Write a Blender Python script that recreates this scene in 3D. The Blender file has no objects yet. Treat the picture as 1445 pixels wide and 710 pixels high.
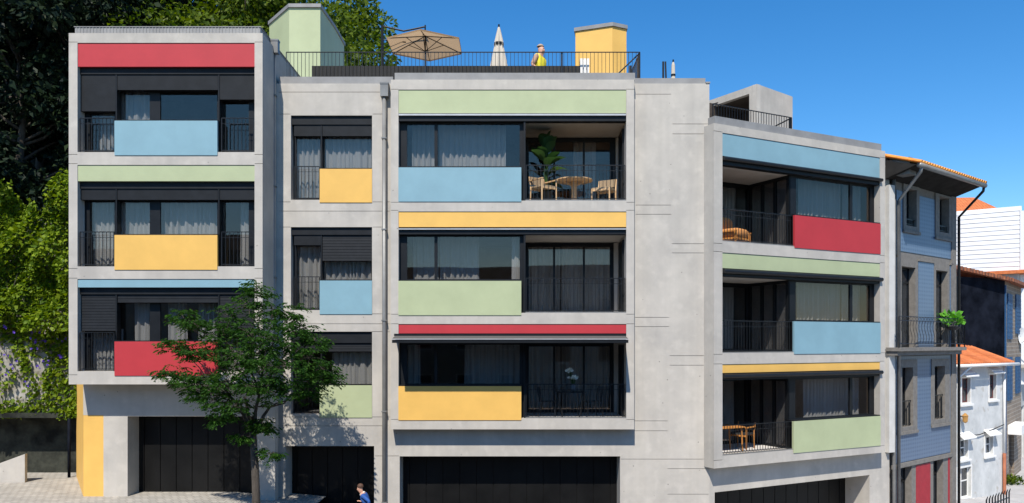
import bpy, math, random
import numpy as np
from mathutils import Vector, Matrix

random.seed(7); np.random.seed(7)
scene = bpy.context.scene
COL = scene.collection
FPX, CX, HY = 1100.0, 722.5, 483.0        # focal length in photo pixels, centre column, horizon row
CAM = Vector((0.0, -22.0, 4.6))
R = math.radians

# ------------------------------------------------------------------ materials
def nt(name):
    m = bpy.data.materials.new(name); m.use_nodes = True
    t = m.node_tree; t.nodes.clear()
    out = t.nodes.new('ShaderNodeOutputMaterial')
    return m, t, out
def N(t, kind, **kw):
    n = t.nodes.new(kind)
    for k, v in kw.items():
        if k.startswith('i_'):
            n.inputs[k[2:].replace('_', ' ')].default_value = v
        else: setattr(n, k, v)
    return n
def L(t, a, b): t.links.new(a, b)
def c4(c): return (c[0], c[1], c[2], 1.0)

def noisy(name, c1, c2, scale=3.0, rough=0.8, bump=0.0, bscale=40.0, detail=5.0, lo=0.35, hi=0.65, metallic=0.0, spec=0.35, stretch=(1, 1, 1), c3=None, s3=30.0):
    m, t, out = nt(name)
    tc = N(t, 'ShaderNodeTexCoord')
    mp = N(t, 'ShaderNodeMapping'); mp.inputs['Scale'].default_value = stretch
    L(t, tc.outputs['Object'], mp.inputs['Vector'])
    nz = N(t, 'ShaderNodeTexNoise', i_Scale=scale, i_Detail=detail, i_Roughness=0.6)
    L(t, mp.outputs[0], nz.inputs['Vector'])
    rp = N(t, 'ShaderNodeValToRGB')
    rp.color_ramp.elements[0].position = lo; rp.color_ramp.elements[0].color = c4(c1)
    rp.color_ramp.elements[1].position = hi; rp.color_ramp.elements[1].color = c4(c2)
    L(t, nz.outputs['Fac'], rp.inputs['Fac'])
    b = N(t, 'ShaderNodeBsdfPrincipled')
    b.inputs['Roughness'].default_value = rough; b.inputs['Metallic'].default_value = metallic
    b.inputs['Specular IOR Level'].default_value = spec
    col = rp.outputs['Color']
    if c3:
        n3 = N(t, 'ShaderNodeTexNoise', i_Scale=s3, i_Detail=2.0); L(t, tc.outputs['Object'], n3.inputs['Vector'])
        r3 = N(t, 'ShaderNodeValToRGB'); r3.color_ramp.elements[0].position = .62; r3.color_ramp.elements[1].position = .72
        L(t, n3.outputs['Fac'], r3.inputs['Fac'])
        mx = N(t, 'ShaderNodeMix', data_type='RGBA'); L(t, r3.outputs['Color'], mx.inputs['Factor'])
        L(t, col, mx.inputs['A']); mx.inputs['B'].default_value = c4(c3); col = mx.outputs['Result']
    L(t, col, b.inputs['Base Color'])
    if bump:
        n2 = N(t, 'ShaderNodeTexNoise', i_Scale=bscale, i_Detail=6.0); L(t, tc.outputs['Object'], n2.inputs['Vector'])
        bp = N(t, 'ShaderNodeBump', i_Strength=bump, i_Distance=0.02); L(t, n2.outputs['Fac'], bp.inputs['Height'])
        L(t, bp.outputs[0], b.inputs['Normal'])
    L(t, b.outputs[0], out.inputs['Surface'])
    return m
def vary(c, f): return tuple(x * f for x in c)
def paint(name, c, rough=0.55, spec=0.35, amt=0.05, metallic=0.0, scale=1.3):
    return noisy(name, vary(c, 1 - amt), vary(c, 1 + amt), scale=scale, rough=rough, spec=spec, bump=0.04, bscale=60, metallic=metallic)

M = {}
def concrete_mat(name, base):
    m, t, out = nt(name)
    tc = N(t, 'ShaderNodeTexCoord')
    big = N(t, 'ShaderNodeTexNoise', i_Scale=0.9, i_Detail=6.0, i_Roughness=0.62); L(t, tc.outputs['Object'], big.inputs['Vector'])
    rp = N(t, 'ShaderNodeValToRGB')
    e = rp.color_ramp.elements
    e[0].position = .30; e[0].color = c4((base[0]*.84, base[1]*.84, base[2]*.85))
    e[1].position = .70; e[1].color = c4((base[0]*1.10, base[1]*1.09, base[2]*1.08))
    L(t, big.outputs['Fac'], rp.inputs['Fac'])
    # soft pale bloom patches of trowelled concrete
    n2 = N(t, 'ShaderNodeTexNoise', i_Scale=3.2, i_Detail=3.0, i_Roughness=0.5); L(t, tc.outputs['Object'], n2.inputs['Vector'])
    r2 = N(t, 'ShaderNodeValToRGB'); r2.color_ramp.elements[0].position = .53; r2.color_ramp.elements[1].position = .74
    L(t, n2.outputs['Fac'], r2.inputs['Fac'])
    sc = N(t, 'ShaderNodeMath', operation='MULTIPLY'); sc.inputs[1].default_value = .40; L(t, r2.outputs['Color'], sc.inputs[0])
    mx = N(t, 'ShaderNodeMix', data_type='RGBA'); L(t, sc.outputs[0], mx.inputs['Factor']); L(t, rp.outputs['Color'], mx.inputs['A'])
    mx.inputs['B'].default_value = c4((base[0]*1.26, base[1]*1.25, base[2]*1.24))
    # rain streaks, stretched down the wall
    mp = N(t, 'ShaderNodeMapping'); mp.inputs['Scale'].default_value = (5.0, 5.0, .25); L(t, tc.outputs['Object'], mp.inputs['Vector'])
    st = N(t, 'ShaderNodeTexNoise', i_Scale=1.0, i_Detail=4.0); L(t, mp.outputs[0], st.inputs['Vector'])
    rs = N(t, 'ShaderNodeValToRGB'); rs.color_ramp.elements[0].position = .38; rs.color_ramp.elements[1].position = .60
    rs.color_ramp.elements[0].color = (.955, .955, .95, 1); rs.color_ramp.elements[1].color = (1, 1, 1, 1)
    L(t, st.outputs['Fac'], rs.inputs['Fac'])
    ml = N(t, 'ShaderNodeMix', data_type='RGBA', blend_type='MULTIPLY'); ml.inputs['Factor'].default_value = 1.0
    L(t, mx.outputs['Result'], ml.inputs['A']); L(t, rs.outputs['Color'], ml.inputs['B'])
    # small air holes
    vo = N(t, 'ShaderNodeTexVoronoi', i_Scale=2.4); L(t, tc.outputs['Object'], vo.inputs['Vector'])
    lt = N(t, 'ShaderNodeMath', operation='LESS_THAN'); lt.inputs[1].default_value = .045; L(t, vo.outputs['Distance'], lt.inputs[0])
    m3 = N(t, 'ShaderNodeMix', data_type='RGBA'); L(t, lt.outputs[0], m3.inputs['Factor']); L(t, ml.outputs['Result'], m3.inputs['A'])
    m3.inputs['B'].default_value = c4(vary(base, .55))
    b = N(t, 'ShaderNodeBsdfPrincipled'); b.inputs['Roughness'].default_value = .85; b.inputs['Specular IOR Level'].default_value = .25
    L(t, m3.outputs['Result'], b.inputs['Base Color'])
    fn = N(t, 'ShaderNodeTexNoise', i_Scale=55.0, i_Detail=5.0); L(t, tc.outputs['Object'], fn.inputs['Vector'])
    bp = N(t, 'ShaderNodeBump', i_Strength=.12, i_Distance=.01); L(t, fn.outputs['Fac'], bp.inputs['Height']); L(t, bp.outputs[0], b.inputs['Normal'])
    L(t, b.outputs[0], out.inputs['Surface'])
    return m
M['concrete'] = concrete_mat('concrete', (.452, .426, .382))
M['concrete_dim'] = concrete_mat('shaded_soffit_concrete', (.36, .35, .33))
M['metal_cap'] = noisy('zinc_capping', (.215, .213, .21), (.27, .268, .262), scale=2, rough=.6, metallic=.1, bump=.05)
M['pipe_grey'] = noisy('grey_pipe', (.17, .17, .165), (.23, .23, .22), scale=2, rough=.4, metallic=.2)
M['red'] = paint('red_panel', (.425, .034, .042))
M['yellow'] = paint('yellow_panel', (.70, .42, .105))
M['blue'] = paint('blue_panel', (.20, .345, .405))
M['green'] = paint('green_panel', (.385, .43, .255))
M['dark'] = noisy('anthracite_frame', (.007, .008, .0095), (.010, .0115, .0135), scale=4, rough=.45, spec=.25)
M['blind'] = noisy('anthracite_blind', (.010, .0115, .0135), (.014, .016, .019), scale=4, rough=.55, spec=.2)
M['rail'] = noisy('black_rail', (.007, .008, .009), (.011, .012, .014), scale=6, rough=.4)
M['door'] = noisy('garage_door_black', (.005, .005, .005), (.009, .009, .009), scale=1.2, rough=.42, spec=.2)
M['silver'] = noisy('silver_bar', (.42, .42, .42), (.5, .5, .5), scale=3, rough=.4, metallic=.3)
M['awning'] = noisy('awning_fabric', (.075, .073, .068), (.092, .09, .083), scale=14, rough=.9)
M['room'] = noisy('room_wall', (.20, .195, .19), (.26, .25, .24), scale=2, rough=.9)
M['ceiling'] = noisy('loggia_ceiling', (.40, .37, .33), (.45, .42, .38), scale=2, rough=.9)
M['deck'] = noisy('balcony_tile', (.50, .48, .45), (.60, .58, .55), scale=6, rough=.7)
M['white'] = noisy('white_render', (.68, .67, .64), (.78, .77, .74), scale=2, rough=.8)

def glass_mat():
    m, t, out = nt('window_glass')
    tr = N(t, 'ShaderNodeBsdfTransparent'); tr.inputs['Color'].default_value = (.76, .765, .77, 1)
    gl = N(t, 'ShaderNodeBsdfGlossy'); gl.inputs['Roughness'].default_value = .015; gl.inputs['Color'].default_value = (1, .80, .63, 1)
    tc = N(t, 'ShaderNodeTexCoord'); nz = N(t, 'ShaderNodeTexNoise', i_Scale=.8, i_Detail=1.0); L(t, tc.outputs['Object'], nz.inputs['Vector'])
    bp = N(t, 'ShaderNodeBump', i_Strength=.05, i_Distance=.02); L(t, nz.outputs['Fac'], bp.inputs['Height']); L(t, bp.outputs[0], gl.inputs['Normal'])
    fr = N(t, 'ShaderNodeLayerWeight')
    pw = N(t, 'ShaderNodeMath', operation='POWER'); pw.inputs[1].default_value = 5.0; L(t, fr.outputs['Facing'], pw.inputs[0])
    mu = N(t, 'ShaderNodeMath', operation='MULTIPLY_ADD'); mu.inputs[1].default_value = .94; mu.inputs[2].default_value = .065; mu.use_clamp = True
    L(t, pw.outputs[0], mu.inputs[0])
    mx = N(t, 'ShaderNodeMixShader'); L(t, mu.outputs[0], mx.inputs[0]); L(t, tr.outputs[0], mx.inputs[1]); L(t, gl.outputs[0], mx.inputs[2])
    L(t, mx.outputs[0], out.inputs['Surface'])
    return m
M['glass'] = glass_mat()
def cloth_mat(name, c, trans=.3):
    m, t, out = nt(name)
    tc = N(t, 'ShaderNodeTexCoord'); nz = N(t, 'ShaderNodeTexNoise', i_Scale=9.0); L(t, tc.outputs['Object'], nz.inputs['Vector'])
    rp = N(t, 'ShaderNodeValToRGB'); rp.color_ramp.elements[0].color = c4(vary(c, .9)); rp.color_ramp.elements[1].color = c4(c)
    L(t, nz.outputs['Fac'], rp.inputs['Fac'])
    d = N(t, 'ShaderNodeBsdfDiffuse'); L(t, rp.outputs['Color'], d.inputs['Color'])
    r = N(t, 'ShaderNodeBsdfTranslucent'); L(t, rp.outputs['Color'], r.inputs['Color'])
    mx = N(t, 'ShaderNodeMixShader'); mx.inputs[0].default_value = trans
    L(t, d.outputs[0], mx.inputs[1]); L(t, r.outputs[0], mx.inputs[2]); L(t, mx.outputs[0], out.inputs['Surface'])
    return m
M['curtain'] = cloth_mat('white_curtain', (.82, .81, .77))
M['parasol'] = cloth_mat('taupe_parasol_cloth', (.56, .39, .23), .45)
M['parasol_cream'] = cloth_mat('cream_parasol_cloth', (.62, .56, .47), .15)
def leaf_mat(name, cols, trans=.35, rough=.5, spec=.12):
    m, t, out = nt(name)
    g = N(t, 'ShaderNodeNewGeometry')
    rp = N(t, 'ShaderNodeValToRGB')
    e = rp.color_ramp.elements
    e[0].color = c4(cols[0]); e[1].color = c4(cols[-1])
    for i, c in enumerate(cols[1:-1]):
        x = e.new((i + 1) / (len(cols) - 1)); x.color = c4(c)
    L(t, g.outputs['Random Per Island'], rp.inputs['Fac'])
    b = N(t, 'ShaderNodeBsdfPrincipled'); b.inputs['Roughness'].default_value = rough; b.inputs['Specular IOR Level'].default_value = spec
    L(t, rp.outputs['Color'], b.inputs['Base Color'])
    tr = N(t, 'ShaderNodeBsdfTranslucent')
    hs = N(t, 'ShaderNodeHueSaturation', i_Saturation=1.15, i_Value=1.35); L(t, rp.outputs['Color'], hs.inputs['Color']); L(t, hs.outputs[0], tr.inputs['Color'])
    mx = N(t, 'ShaderNodeMixShader'); mx.inputs[0].default_value = trans
    L(t, b.outputs[0], mx.inputs[1]); L(t, tr.outputs[0], mx.inputs[2]); L(t, mx.outputs[0], out.inputs['Surface'])
    return m
M['leaf_street'] = leaf_mat('street_tree_leaf', [(.012, .042, .007), (.026, .074, .011), (.055, .125, .02)], .38, spec=.08)
M['leaf_dark'] = leaf_mat('shaded_evergreen_leaf', [(.005, .012, .009), (.010, .022, .012), (.022, .036, .014)], .1)  # evergreen leaves darkened: shade of the wood put into their colour
M['leaf_lit'] = leaf_mat('bright_tree_leaf', [(.03, .06, .008), (.075, .12, .012), (.14, .19, .02)], .35)
M['leaf_ivy'] = leaf_mat('ivy_leaf', [(.05, .10, .008), (.13, .20, .012), (.23, .30, .02)], .3)
M['leaf_pot'] = leaf_mat('house_plant_leaf', [(.035, .08, .025), (.065, .125, .04)], .25)
M['leaf_lime'] = leaf_mat('lime_leaf', [(.10, .32, .03), (.18, .45, .06)], .3)
M['flower'] = leaf_mat('violet_flower', [(.10, .05, .42), (.18, .09, .55)], .2)
M['petal'] = leaf_mat('white_petal', [(.84, .83, .72), (.90, .89, .84)], .35)
M['bark'] = noisy('bark', (.05, .042, .034), (.10, .085, .07), scale=9, rough=.95, bump=.6, bscale=30, stretch=(1, 1, .3))
M['wood'] = noisy('pale_oak', (.52, .33, .17), (.62, .42, .23), scale=8, rough=.5, stretch=(1, 1, 6))
M['wood_orange'] = noisy('orange_wood', (.42, .17, .04), (.52, .23, .06), scale=8, rough=.45, stretch=(1, 6, 1))
M['wicker'] = noisy('woven_cord', (.28, .20, .12), (.45, .34, .22), scale=60, rough=.8)
M['cushion'] = noisy('orange_cushion', (.40, .17, .05), (.48, .22, .075), scale=20, rough=.9)
M['pot'] = noisy('dark_pot', (.03, .03, .03), (.045, .045, .045), scale=5, rough=.6)
M['ceramic'] = noisy('grey_vase', (.10, .11, .12), (.15, .16, .17), scale=9, rough=.3)
M['skin'] = noisy('skin', (.50, .27, .18), (.56, .31, .21), scale=8, rough=.6)
M['hair_grey'] = noisy('grey_hair', (.30, .22, .16), (.38, .29, .21), scale=30, rough=.8)
M['hair_brown'] = noisy('brown_hair', (.06, .03, .018), (.10, .05, .03), scale=30, rough=.7)
M['hivis'] = noisy('hi_vis_cloth', (.72, .62, .03), (.82, .72, .05), scale=9, rough=.8)
M['shirt'] = noisy('tan_shirt', (.33, .20, .13), (.40, .25, .17), scale=9, rough=.85)
M['jeans'] = noisy('navy_cloth', (.015, .025, .06), (.025, .04, .09), scale=9, rough=.85)
M['jacket'] = noisy('blue_jacket', (.02, .075, .26), (.03, .10, .34), scale=9, rough=.8)
M['collar'] = noisy('pale_collar', (.6, .57, .52), (.7, .67, .62), scale=9, rough=.8)
M['stone_grey'] = noisy('granite_trim', (.16, .148, .132), (.21, .195, .175), scale=7, rough=.85, bump=.2, bscale=60)
M['wall_white'] = noisy('lime_plaster', (.46, .47, .46), (.60, .605, .59), scale=1.4, rough=.9, bump=.25, bscale=12, c3=(.42, .40, .36), s3=2.2)
M['near_black'] = noisy('near_black_mottle', (.002, .003, .006), (.012, .015, .024), scale=1.1, rough=.85, bump=.3, spec=.05)
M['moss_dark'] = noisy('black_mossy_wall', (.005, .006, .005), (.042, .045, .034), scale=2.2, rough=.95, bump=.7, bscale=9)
M['ret_wall'] = noisy('old_retaining_wall', (.14, .125, .09), (.38, .36, .32), scale=2.4, rough=.95, bump=.8, bscale=7, c3=(.10, .085, .045), s3=3.6)
M['shutter_blue'] = noisy('blue_shutter', (.012, .06, .15), (.02, .085, .20), scale=4, rough=.6)
M['red_wood'] = noisy('red_boards', (.30, .018, .028), (.36, .025, .036), scale=4, rough=.6)
M['terracotta'] = noisy('rust_pipe', (.26, .085, .04), (.34, .12, .06), scale=4, rough=.7)
M['soil'] = noisy('hill_soil', (.008, .013, .006), (.022, .032, .012), scale=.8, rough=1)
M['glass_dark'] = noisy('old_window_glass', (.012, .016, .02), (.03, .036, .045), scale=2.5, rough=.08, spec=.6)
M['cable'] = noisy('black_cable', (.02, .02, .02), (.035, .035, .035), rough=.6)

def brickmat(name, c1, c2, mortar, scale, bw=.5, rh=.25, msize=.02, rough=.85, rot=None, bump=.4, offset=.5):
    m, t, out = nt(name)
    tc = N(t, 'ShaderNodeTexCoord'); mp = N(t, 'ShaderNodeMapping')
    if rot: mp.inputs['Rotation'].default_value = rot
    L(t, tc.outputs['Object'], mp.inputs['Vector'])
    br = N(t, 'ShaderNodeTexBrick', i_Scale=scale); br.offset = offset
    br.inputs['Brick Width'].default_value = bw; br.inputs['Row Height'].default_value = rh; br.inputs['Mortar Size'].default_value = msize
    br.inputs['Color1'].default_value = c4(c1); br.inputs['Color2'].default_value = c4(c2); br.inputs['Mortar'].default_value = c4(mortar)
    L(t, mp.outputs[0], br.inputs['Vector'])
    nz = N(t, 'ShaderNodeTexNoise', i_Scale=2.0, i_Detail=5.0); L(t, tc.outputs['Object'], nz.inputs['Vector'])
    rp = N(t, 'ShaderNodeValToRGB'); rp.color_ramp.elements[0].color = (.7, .7, .7, 1); rp.color_ramp.elements[1].color = (1.15, 1.15, 1.15, 1)
    L(t, nz.outputs['Fac'], rp.inputs['Fac'])
    mu = N(t, 'ShaderNodeMix', data_type='RGBA', blend_type='MULTIPLY'); mu.inputs['Factor'].default_value = 1
    L(t, br.outputs['Color'], mu.inputs['A']); L(t, rp.outputs['Color'], mu.inputs['B'])
    b = N(t, 'ShaderNodeBsdfPrincipled'); b.inputs['Roughness'].default_value = rough
    L(t, mu.outputs['Result'], b.inputs['Base Color'])
    bp = N(t, 'ShaderNodeBump', i_Strength=bump, i_Distance=.02, invert=True); L(t, br.outputs['Fac'], bp.inputs['Height']); L(t, bp.outputs[0], b.inputs['Normal'])
    L(t, b.outputs[0], out.inputs['Surface'])
    return m
M['cobble'] = brickmat('cobbles', (.42, .39, .34), (.34, .32, .28), (.22, .20, .17), 2.4, .5, .5, .03)
M['stone_wall'] = brickmat('rubble_stone', (.26, .20, .145), (.20, .155, .115), (.34, .30, .25), 1.5, .55, .3, .03, rot=(R(90), 0, 0))
def tile_mat():
    # glazed facade tiles: joint grid plus a pale four-point motif on every tile
    m, t, out = nt('azulejo_tile')
    tc = N(t, 'ShaderNodeTexCoord'); sp = N(t, 'ShaderNodeSeparateXYZ'); L(t, tc.outputs['Object'], sp.inputs[0])
    def math1(op, a, v=None):
        n = N(t, 'ShaderNodeMath', operation=op); L(t, a, n.inputs[0])
        if v is not None:
            if hasattr(v, 'links'): L(t, v, n.inputs[1])
            else: n.inputs[1].default_value = v
        return n.outputs[0]
    S = 7.2
    def cell(o):
        a = math1('MULTIPLY', o, S); f = math1('FRACT', a); s = math1('SUBTRACT', f, .5); return math1('ABSOLUTE', s)
    ax, az = cell(sp.outputs['X']), cell(sp.outputs['Z'])
    dia = math1('ADD', ax, az)
    motif = math1('LESS_THAN', dia, .27)
    ring = math1('GREATER_THAN', dia, .72)
    joint = math1('GREATER_THAN', math1('MAXIMUM', ax, az), .47)
    def mix(fac, a, bcol):
        x = N(t, 'ShaderNodeMix', data_type='RGBA'); L(t, fac, x.inputs['Factor'])
        if hasattr(a, 'links'): L(t, a, x.inputs['A'])
        else: x.inputs['A'].default_value = c4(a)
        x.inputs['B'].default_value = c4(bcol); return x.outputs['Result']
    nz = N(t, 'ShaderNodeTexNoise', i_Scale=1.6, i_Detail=3.0); L(t, tc.outputs['Object'], nz.inputs['Vector'])
    c = mix(nz.outputs['Fac'], (.085, .135, .215), (.115, .17, .25))
    c = mix(motif, c, (.125, .18, .265)); c = mix(ring, c, (.06, .10, .175))
    b = N(t, 'ShaderNodeBsdfPrincipled'); b.inputs['Roughness'].default_value = .35; L(t, c, b.inputs['Base Color'])
    L(t, b.outputs[0], out.inputs['Surface'])
    return m
M['tile'] = tile_mat()
def roof_mat(name, c1, c2, per_m=5.0):
    m, t, out = nt(name)
    tc = N(t, 'ShaderNodeTexCoord')
    w = N(t, 'ShaderNodeTexWave', i_Scale=per_m * .32, i_Distortion=.6); w.bands_direction = 'X'; L(t, tc.outputs['Object'], w.inputs['Vector'])
    w2 = N(t, 'ShaderNodeTexWave', i_Scale=.9, i_Distortion=.8); w2.bands_direction = 'Y'; w2.wave_profile = 'SAW'; L(t, tc.outputs['Object'], w2.inputs['Vector'])
    nz = N(t, 'ShaderNodeTexNoise', i_Scale=5.0, i_Detail=4.0); L(t, tc.outputs['Object'], nz.inputs['Vector'])
    rp = N(t, 'ShaderNodeValToRGB'); rp.color_ramp.elements[0].position = .3; rp.color_ramp.elements[1].position = .7
    rp.color_ramp.elements[0].color = c4(c1); rp.color_ramp.elements[1].color = c4(c2); L(t, nz.outputs['Fac'], rp.inputs['Fac'])
    b = N(t, 'ShaderNodeBsdfPrincipled'); b.inputs['Roughness'].default_value = .85; L(t, rp.outputs['Color'], b.inputs['Base Color'])
    ad = N(t, 'ShaderNodeMath', operation='ADD'); L(t, w.outputs['Fac'], ad.inputs[0]); L(t, w2.outputs['Fac'], ad.inputs[1])
    bp = N(t, 'ShaderNodeBump', i_Strength=1.0, i_Distance=.06); L(t, ad.outputs[0], bp.inputs['Height']); L(t, bp.outputs[0], b.inputs['Normal'])
    L(t, b.outputs[0], out.inputs['Surface'])
    return m
M['roof_tile'] = roof_mat('orange_roof_tile', (.46, .12, .035), (.62, .19, .06))
M['roof_tile_pale'] = roof_mat('amber_roof_tile', (.62, .24, .04), (.76, .34, .07))

# ------------------------------------------------------------------ frames and mesh builder
class Frame:
    """vertical facade plane: u along it, d into the building, z up"""
    def __init__(s, ox, oy, deg):
        s.o = Vector((ox, oy, 0)); s.a = R(deg)
        s.du = Vector((math.cos(s.a), math.sin(s.a), 0)); s.dn = Vector((-math.sin(s.a), math.cos(s.a), 0))
    def w(s, u, d, z): return s.o + s.du * u + s.dn * d + Vector((0, 0, z))
    def uz(s, px, py, d):
        v = Vector(((px - CX) / FPX, 1.0, -(py - HY) / FPX))
        t = (d - (CAM - s.o).dot(s.dn)) / v.dot(s.dn)
        p = CAM + v * t
        return (p - s.o).dot(s.du), p.z
    def u(s, px, d): return s.uz(px, HY, d)[0]
    def z(s, px, py, d): return s.uz(px, py, d)[1]
    def rect(s, x0, y0, x1, y1, d):
        "photo rectangle on the plane at depth d -> u0,u1,z0,z1 (heights read at its left edge)"
        return s.u(x0, d), s.u(x1, d), s.z(x0, y1, d), s.z(x0, y0, d)
A = Frame(0, 0, 0)
IDF = Frame(0, 0, 0)

class MB:
    def __init__(s): s.v = []; s.f = []
    def add(s, vs, fs):
        n = len(s.v); s.v += [tuple(p) for p in vs]; s.f += [tuple(i + n for i in q) for q in fs]; return s
    def box(s, u0, u1, d0, d1, z0, z1):
        vs = [(u0, d0, z0), (u1, d0, z0), (u1, d1, z0), (u0, d1, z0), (u0, d0, z1), (u1, d0, z1), (u1, d1, z1), (u0, d1, z1)]
        return s.add(vs, [(0, 3, 2, 1), (4, 5, 6, 7), (0, 1, 5, 4), (1, 2, 6, 5), (2, 3, 7, 6), (3, 0, 4, 7)])
    def room(s, u0, u1, d0, d1, z0, z1):
        vs = [(u0, d0, z0), (u1, d0, z0), (u1, d1, z0), (u0, d1, z0), (u0, d0, z1), (u1, d0, z1), (u1, d1, z1), (u0, d1, z1)]
        return s.add(vs, [(0, 1, 2, 3), (7, 6, 5, 4), (1, 5, 6, 2), (2, 6, 7, 3), (3, 7, 4, 0)])
    def wall(s, u0, u1, z0, z1, holes, d0, d1):
        us = sorted({u0, u1, *[min(max(h[i], u0), u1) for h in holes for i in (0, 1)]})
        zs = sorted({z0, z1, *[min(max(h[i], z0), z1) for h in holes for i in (2, 3)]})
        nu, nz = len(us) - 1, len(zs) - 1
        def solid(i, j):
            if i < 0 or j < 0 or i >= nu or j >= nz: return False
            cu, cz = (us[i] + us[i+1]) / 2, (zs[j] + zs[j+1]) / 2
            return not any(h[0] < cu < h[1] and h[2] < cz < h[3] for h in holes)
        for i in range(nu):
            for j in range(nz):
                if not solid(i, j): continue
                a, b, c, e = us[i], us[i+1], zs[j], zs[j+1]
                s.add([(a, d0, c), (b, d0, c), (b, d0, e), (a, d0, e)], [(0, 1, 2, 3)])
                s.add([(a, d1, c), (b, d1, c), (b, d1, e), (a, d1, e)], [(3, 2, 1, 0)])
                if not solid(i-1, j): s.add([(a, d0, c), (a, d0, e), (a, d1, e), (a, d1, c)], [(0, 1, 2, 3)])
                if not solid(i+1, j): s.add([(b, d0, c), (b, d1, c), (b, d1, e), (b, d0, e)], [(0, 1, 2, 3)])
                if not solid(i, j-1): s.add([(a, d0, c), (a, d1, c), (b, d1, c), (b, d0, c)], [(0, 1, 2, 3)])
                if not solid(i, j+1): s.add([(a, d0, e), (b, d0, e), (b, d1, e), (a, d1, e)], [(0, 1, 2, 3)])
        return s
    def prism(s, poly, z0, z1):
        n = len(poly)
        vs = [(x, y, z0) for x, y in poly] + [(x, y, z1) for x, y in poly]
        return s.add(vs, [tuple(range(n))[::-1], tuple(range(n, 2*n))] + [(i, (i+1) % n, n + (i+1) % n, n + i) for i in range(n)])
    def tube(s, pts, r, n=8, cap=True):
        pts = [Vector(p) for p in pts]; rs = r if isinstance(r, (list, tuple)) else [r] * len(pts)
        vs, fs = [], []
        ref = None
        for i, p in enumerate(pts):
            t = (pts[min(i+1, len(pts)-1)] - pts[max(i-1, 0)]).normalized()
            if ref is None: ref = Vector((0, 0, 1)) if abs(t.z) < .9 else Vector((1, 0, 0))
            a = t.cross(ref).normalized(); b = t.cross(a).normalized(); ref = -b if False else ref
            for k in range(n):
                q = 2 * math.pi * k / n
                vs.append(p + a * math.cos(q) * rs[i] + b * math.sin(q) * rs[i])
        for i in range(len(pts) - 1):
            for k in range(n):
                fs.append((i*n + k, i*n + (k+1) % n, (i+1)*n + (k+1) % n, (i+1)*n + k))
        if cap: fs += [tuple(range(n))[::-1], tuple(range((len(pts)-1)*n, len(pts)*n))]
        return s.add(vs, fs)
    def lathe(s, prof, c=(0, 0, 0), n=20):
        vs, fs = [], []
        for r, z in prof:
            for k in range(n):
                q = 2 * math.pi * k / n; vs.append((c[0] + r * math.cos(q), c[1] + r * math.sin(q), c[2] + z))
        for i in range(len(prof) - 1):
            for k in range(n): fs.append((i*n + k, i*n + (k+1) % n, (i+1)*n + (k+1) % n, (i+1)*n + k))
        fs += [tuple(range(n))[::-1], tuple(range((len(prof)-1)*n, len(prof)*n))]
        return s.add(vs, fs)
    def build(s, name, mat, parent=None, fr=None, label=None, smooth=False, loc=None):
        me = bpy.data.meshes.new(name); me.from_pydata(s.v, [], s.f); me.materials.append(mat)
        if smooth:
            for p in me.polygons: p.use_smooth = True
        me.update()
        o = bpy.data.objects.new(name, me); COL.objects.link(o)
        if fr is not None:
            o.location = fr.o; o.rotation_euler = (0, 0, fr.a)
        if loc is not None: o.location = loc
        if parent is not None:
            o.parent = parent
            if fr is not None:
                pm = Matrix.LocRotScale(parent.location, parent.rotation_euler, None)
                if parent.parent: pm = Matrix.LocRotScale(parent.parent.location, parent.parent.rotation_euler, None) @ pm
                l = pm.inverted() @ Matrix.LocRotScale(fr.o, Matrix.Rotation(fr.a, 3, 'Z').to_euler(), None)
                o.location = l.to_translation(); o.rotation_euler = l.to_euler()
        if label: o['label'] = label
        return o
def thing(name, label, cat, loc=(0, 0, 0), rz=0, group=None):
    o = bpy.data.objects.new(name, None); COL.objects.link(o); o.location = loc; o.rotation_euler = (0, 0, rz)
    o['label'] = label; o['category'] = cat; o['kind'] = 'thing'
    if group: o['group'] = group
    return o
def tag(o, label, cat, group=None):
    o['label'] = label; o['category'] = cat; o['kind'] = 'thing'
    if group: o['group'] = group
    return o
def struct(o, kind='structure'): o['kind'] = kind; return o
def copy_tree(o, parent=None):
    c = o.copy(); COL.objects.link(c); c.parent = parent
    for ch in list(o.children): copy_tree(ch, c)
    return c
def jittered_noise(seed): return random.Random(seed)

# ------------------------------------------------------------------ world, sun, camera
SUN = Vector((.20, 1.0, -1.33)).normalized()
w = bpy.data.worlds.new('World'); scene.world = w; w.use_nodes = True
t = w.node_tree; t.nodes.clear()
wo = t.nodes.new('ShaderNodeOutputWorld'); bg = t.nodes.new('ShaderNodeBackground')
sky = t.nodes.new('ShaderNodeTexSky'); sky.sky_type = 'NISHITA'; sky.sun_disc = False
sky.sun_elevation = math.asin(-SUN.z); sky.sun_rotation = math.atan2(-SUN.x, -SUN.y)
sky.altitude = 0; sky.air_density = 1.0; sky.dust_density = .2; sky.ozone_density = 5.0
hs = t.nodes.new('ShaderNodeHueSaturation'); hs.inputs['Saturation'].default_value = 1.3
t.links.new(sky.outputs[0], hs.inputs['Color']); t.links.new(hs.outputs[0], bg.inputs['Color']); t.links.new(bg.outputs[0], wo.inputs['Surface'])
bg.inputs['Strength'].default_value = .135
sl = bpy.data.lights.new('sun', 'SUN'); sl.energy = 5.0; sl.angle = R(.5); sl.color = (1, .935, .84)
so = bpy.data.objects.new('sun', sl); COL.objects.link(so); so.rotation_euler = SUN.to_track_quat('-Z', 'Y').to_euler(); so.location = (-8, -30, 40)
cam = bpy.data.cameras.new('camera'); cam.sensor_width = 36; cam.lens = 36 * FPX / 1445; cam.shift_y = (HY - 355) / 1445; cam.clip_end = 2000
co = bpy.data.objects.new('camera', cam); COL.objects.link(co); co.location = CAM; co.rotation_euler = (R(90), 0, 0); scene.camera = co
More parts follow.
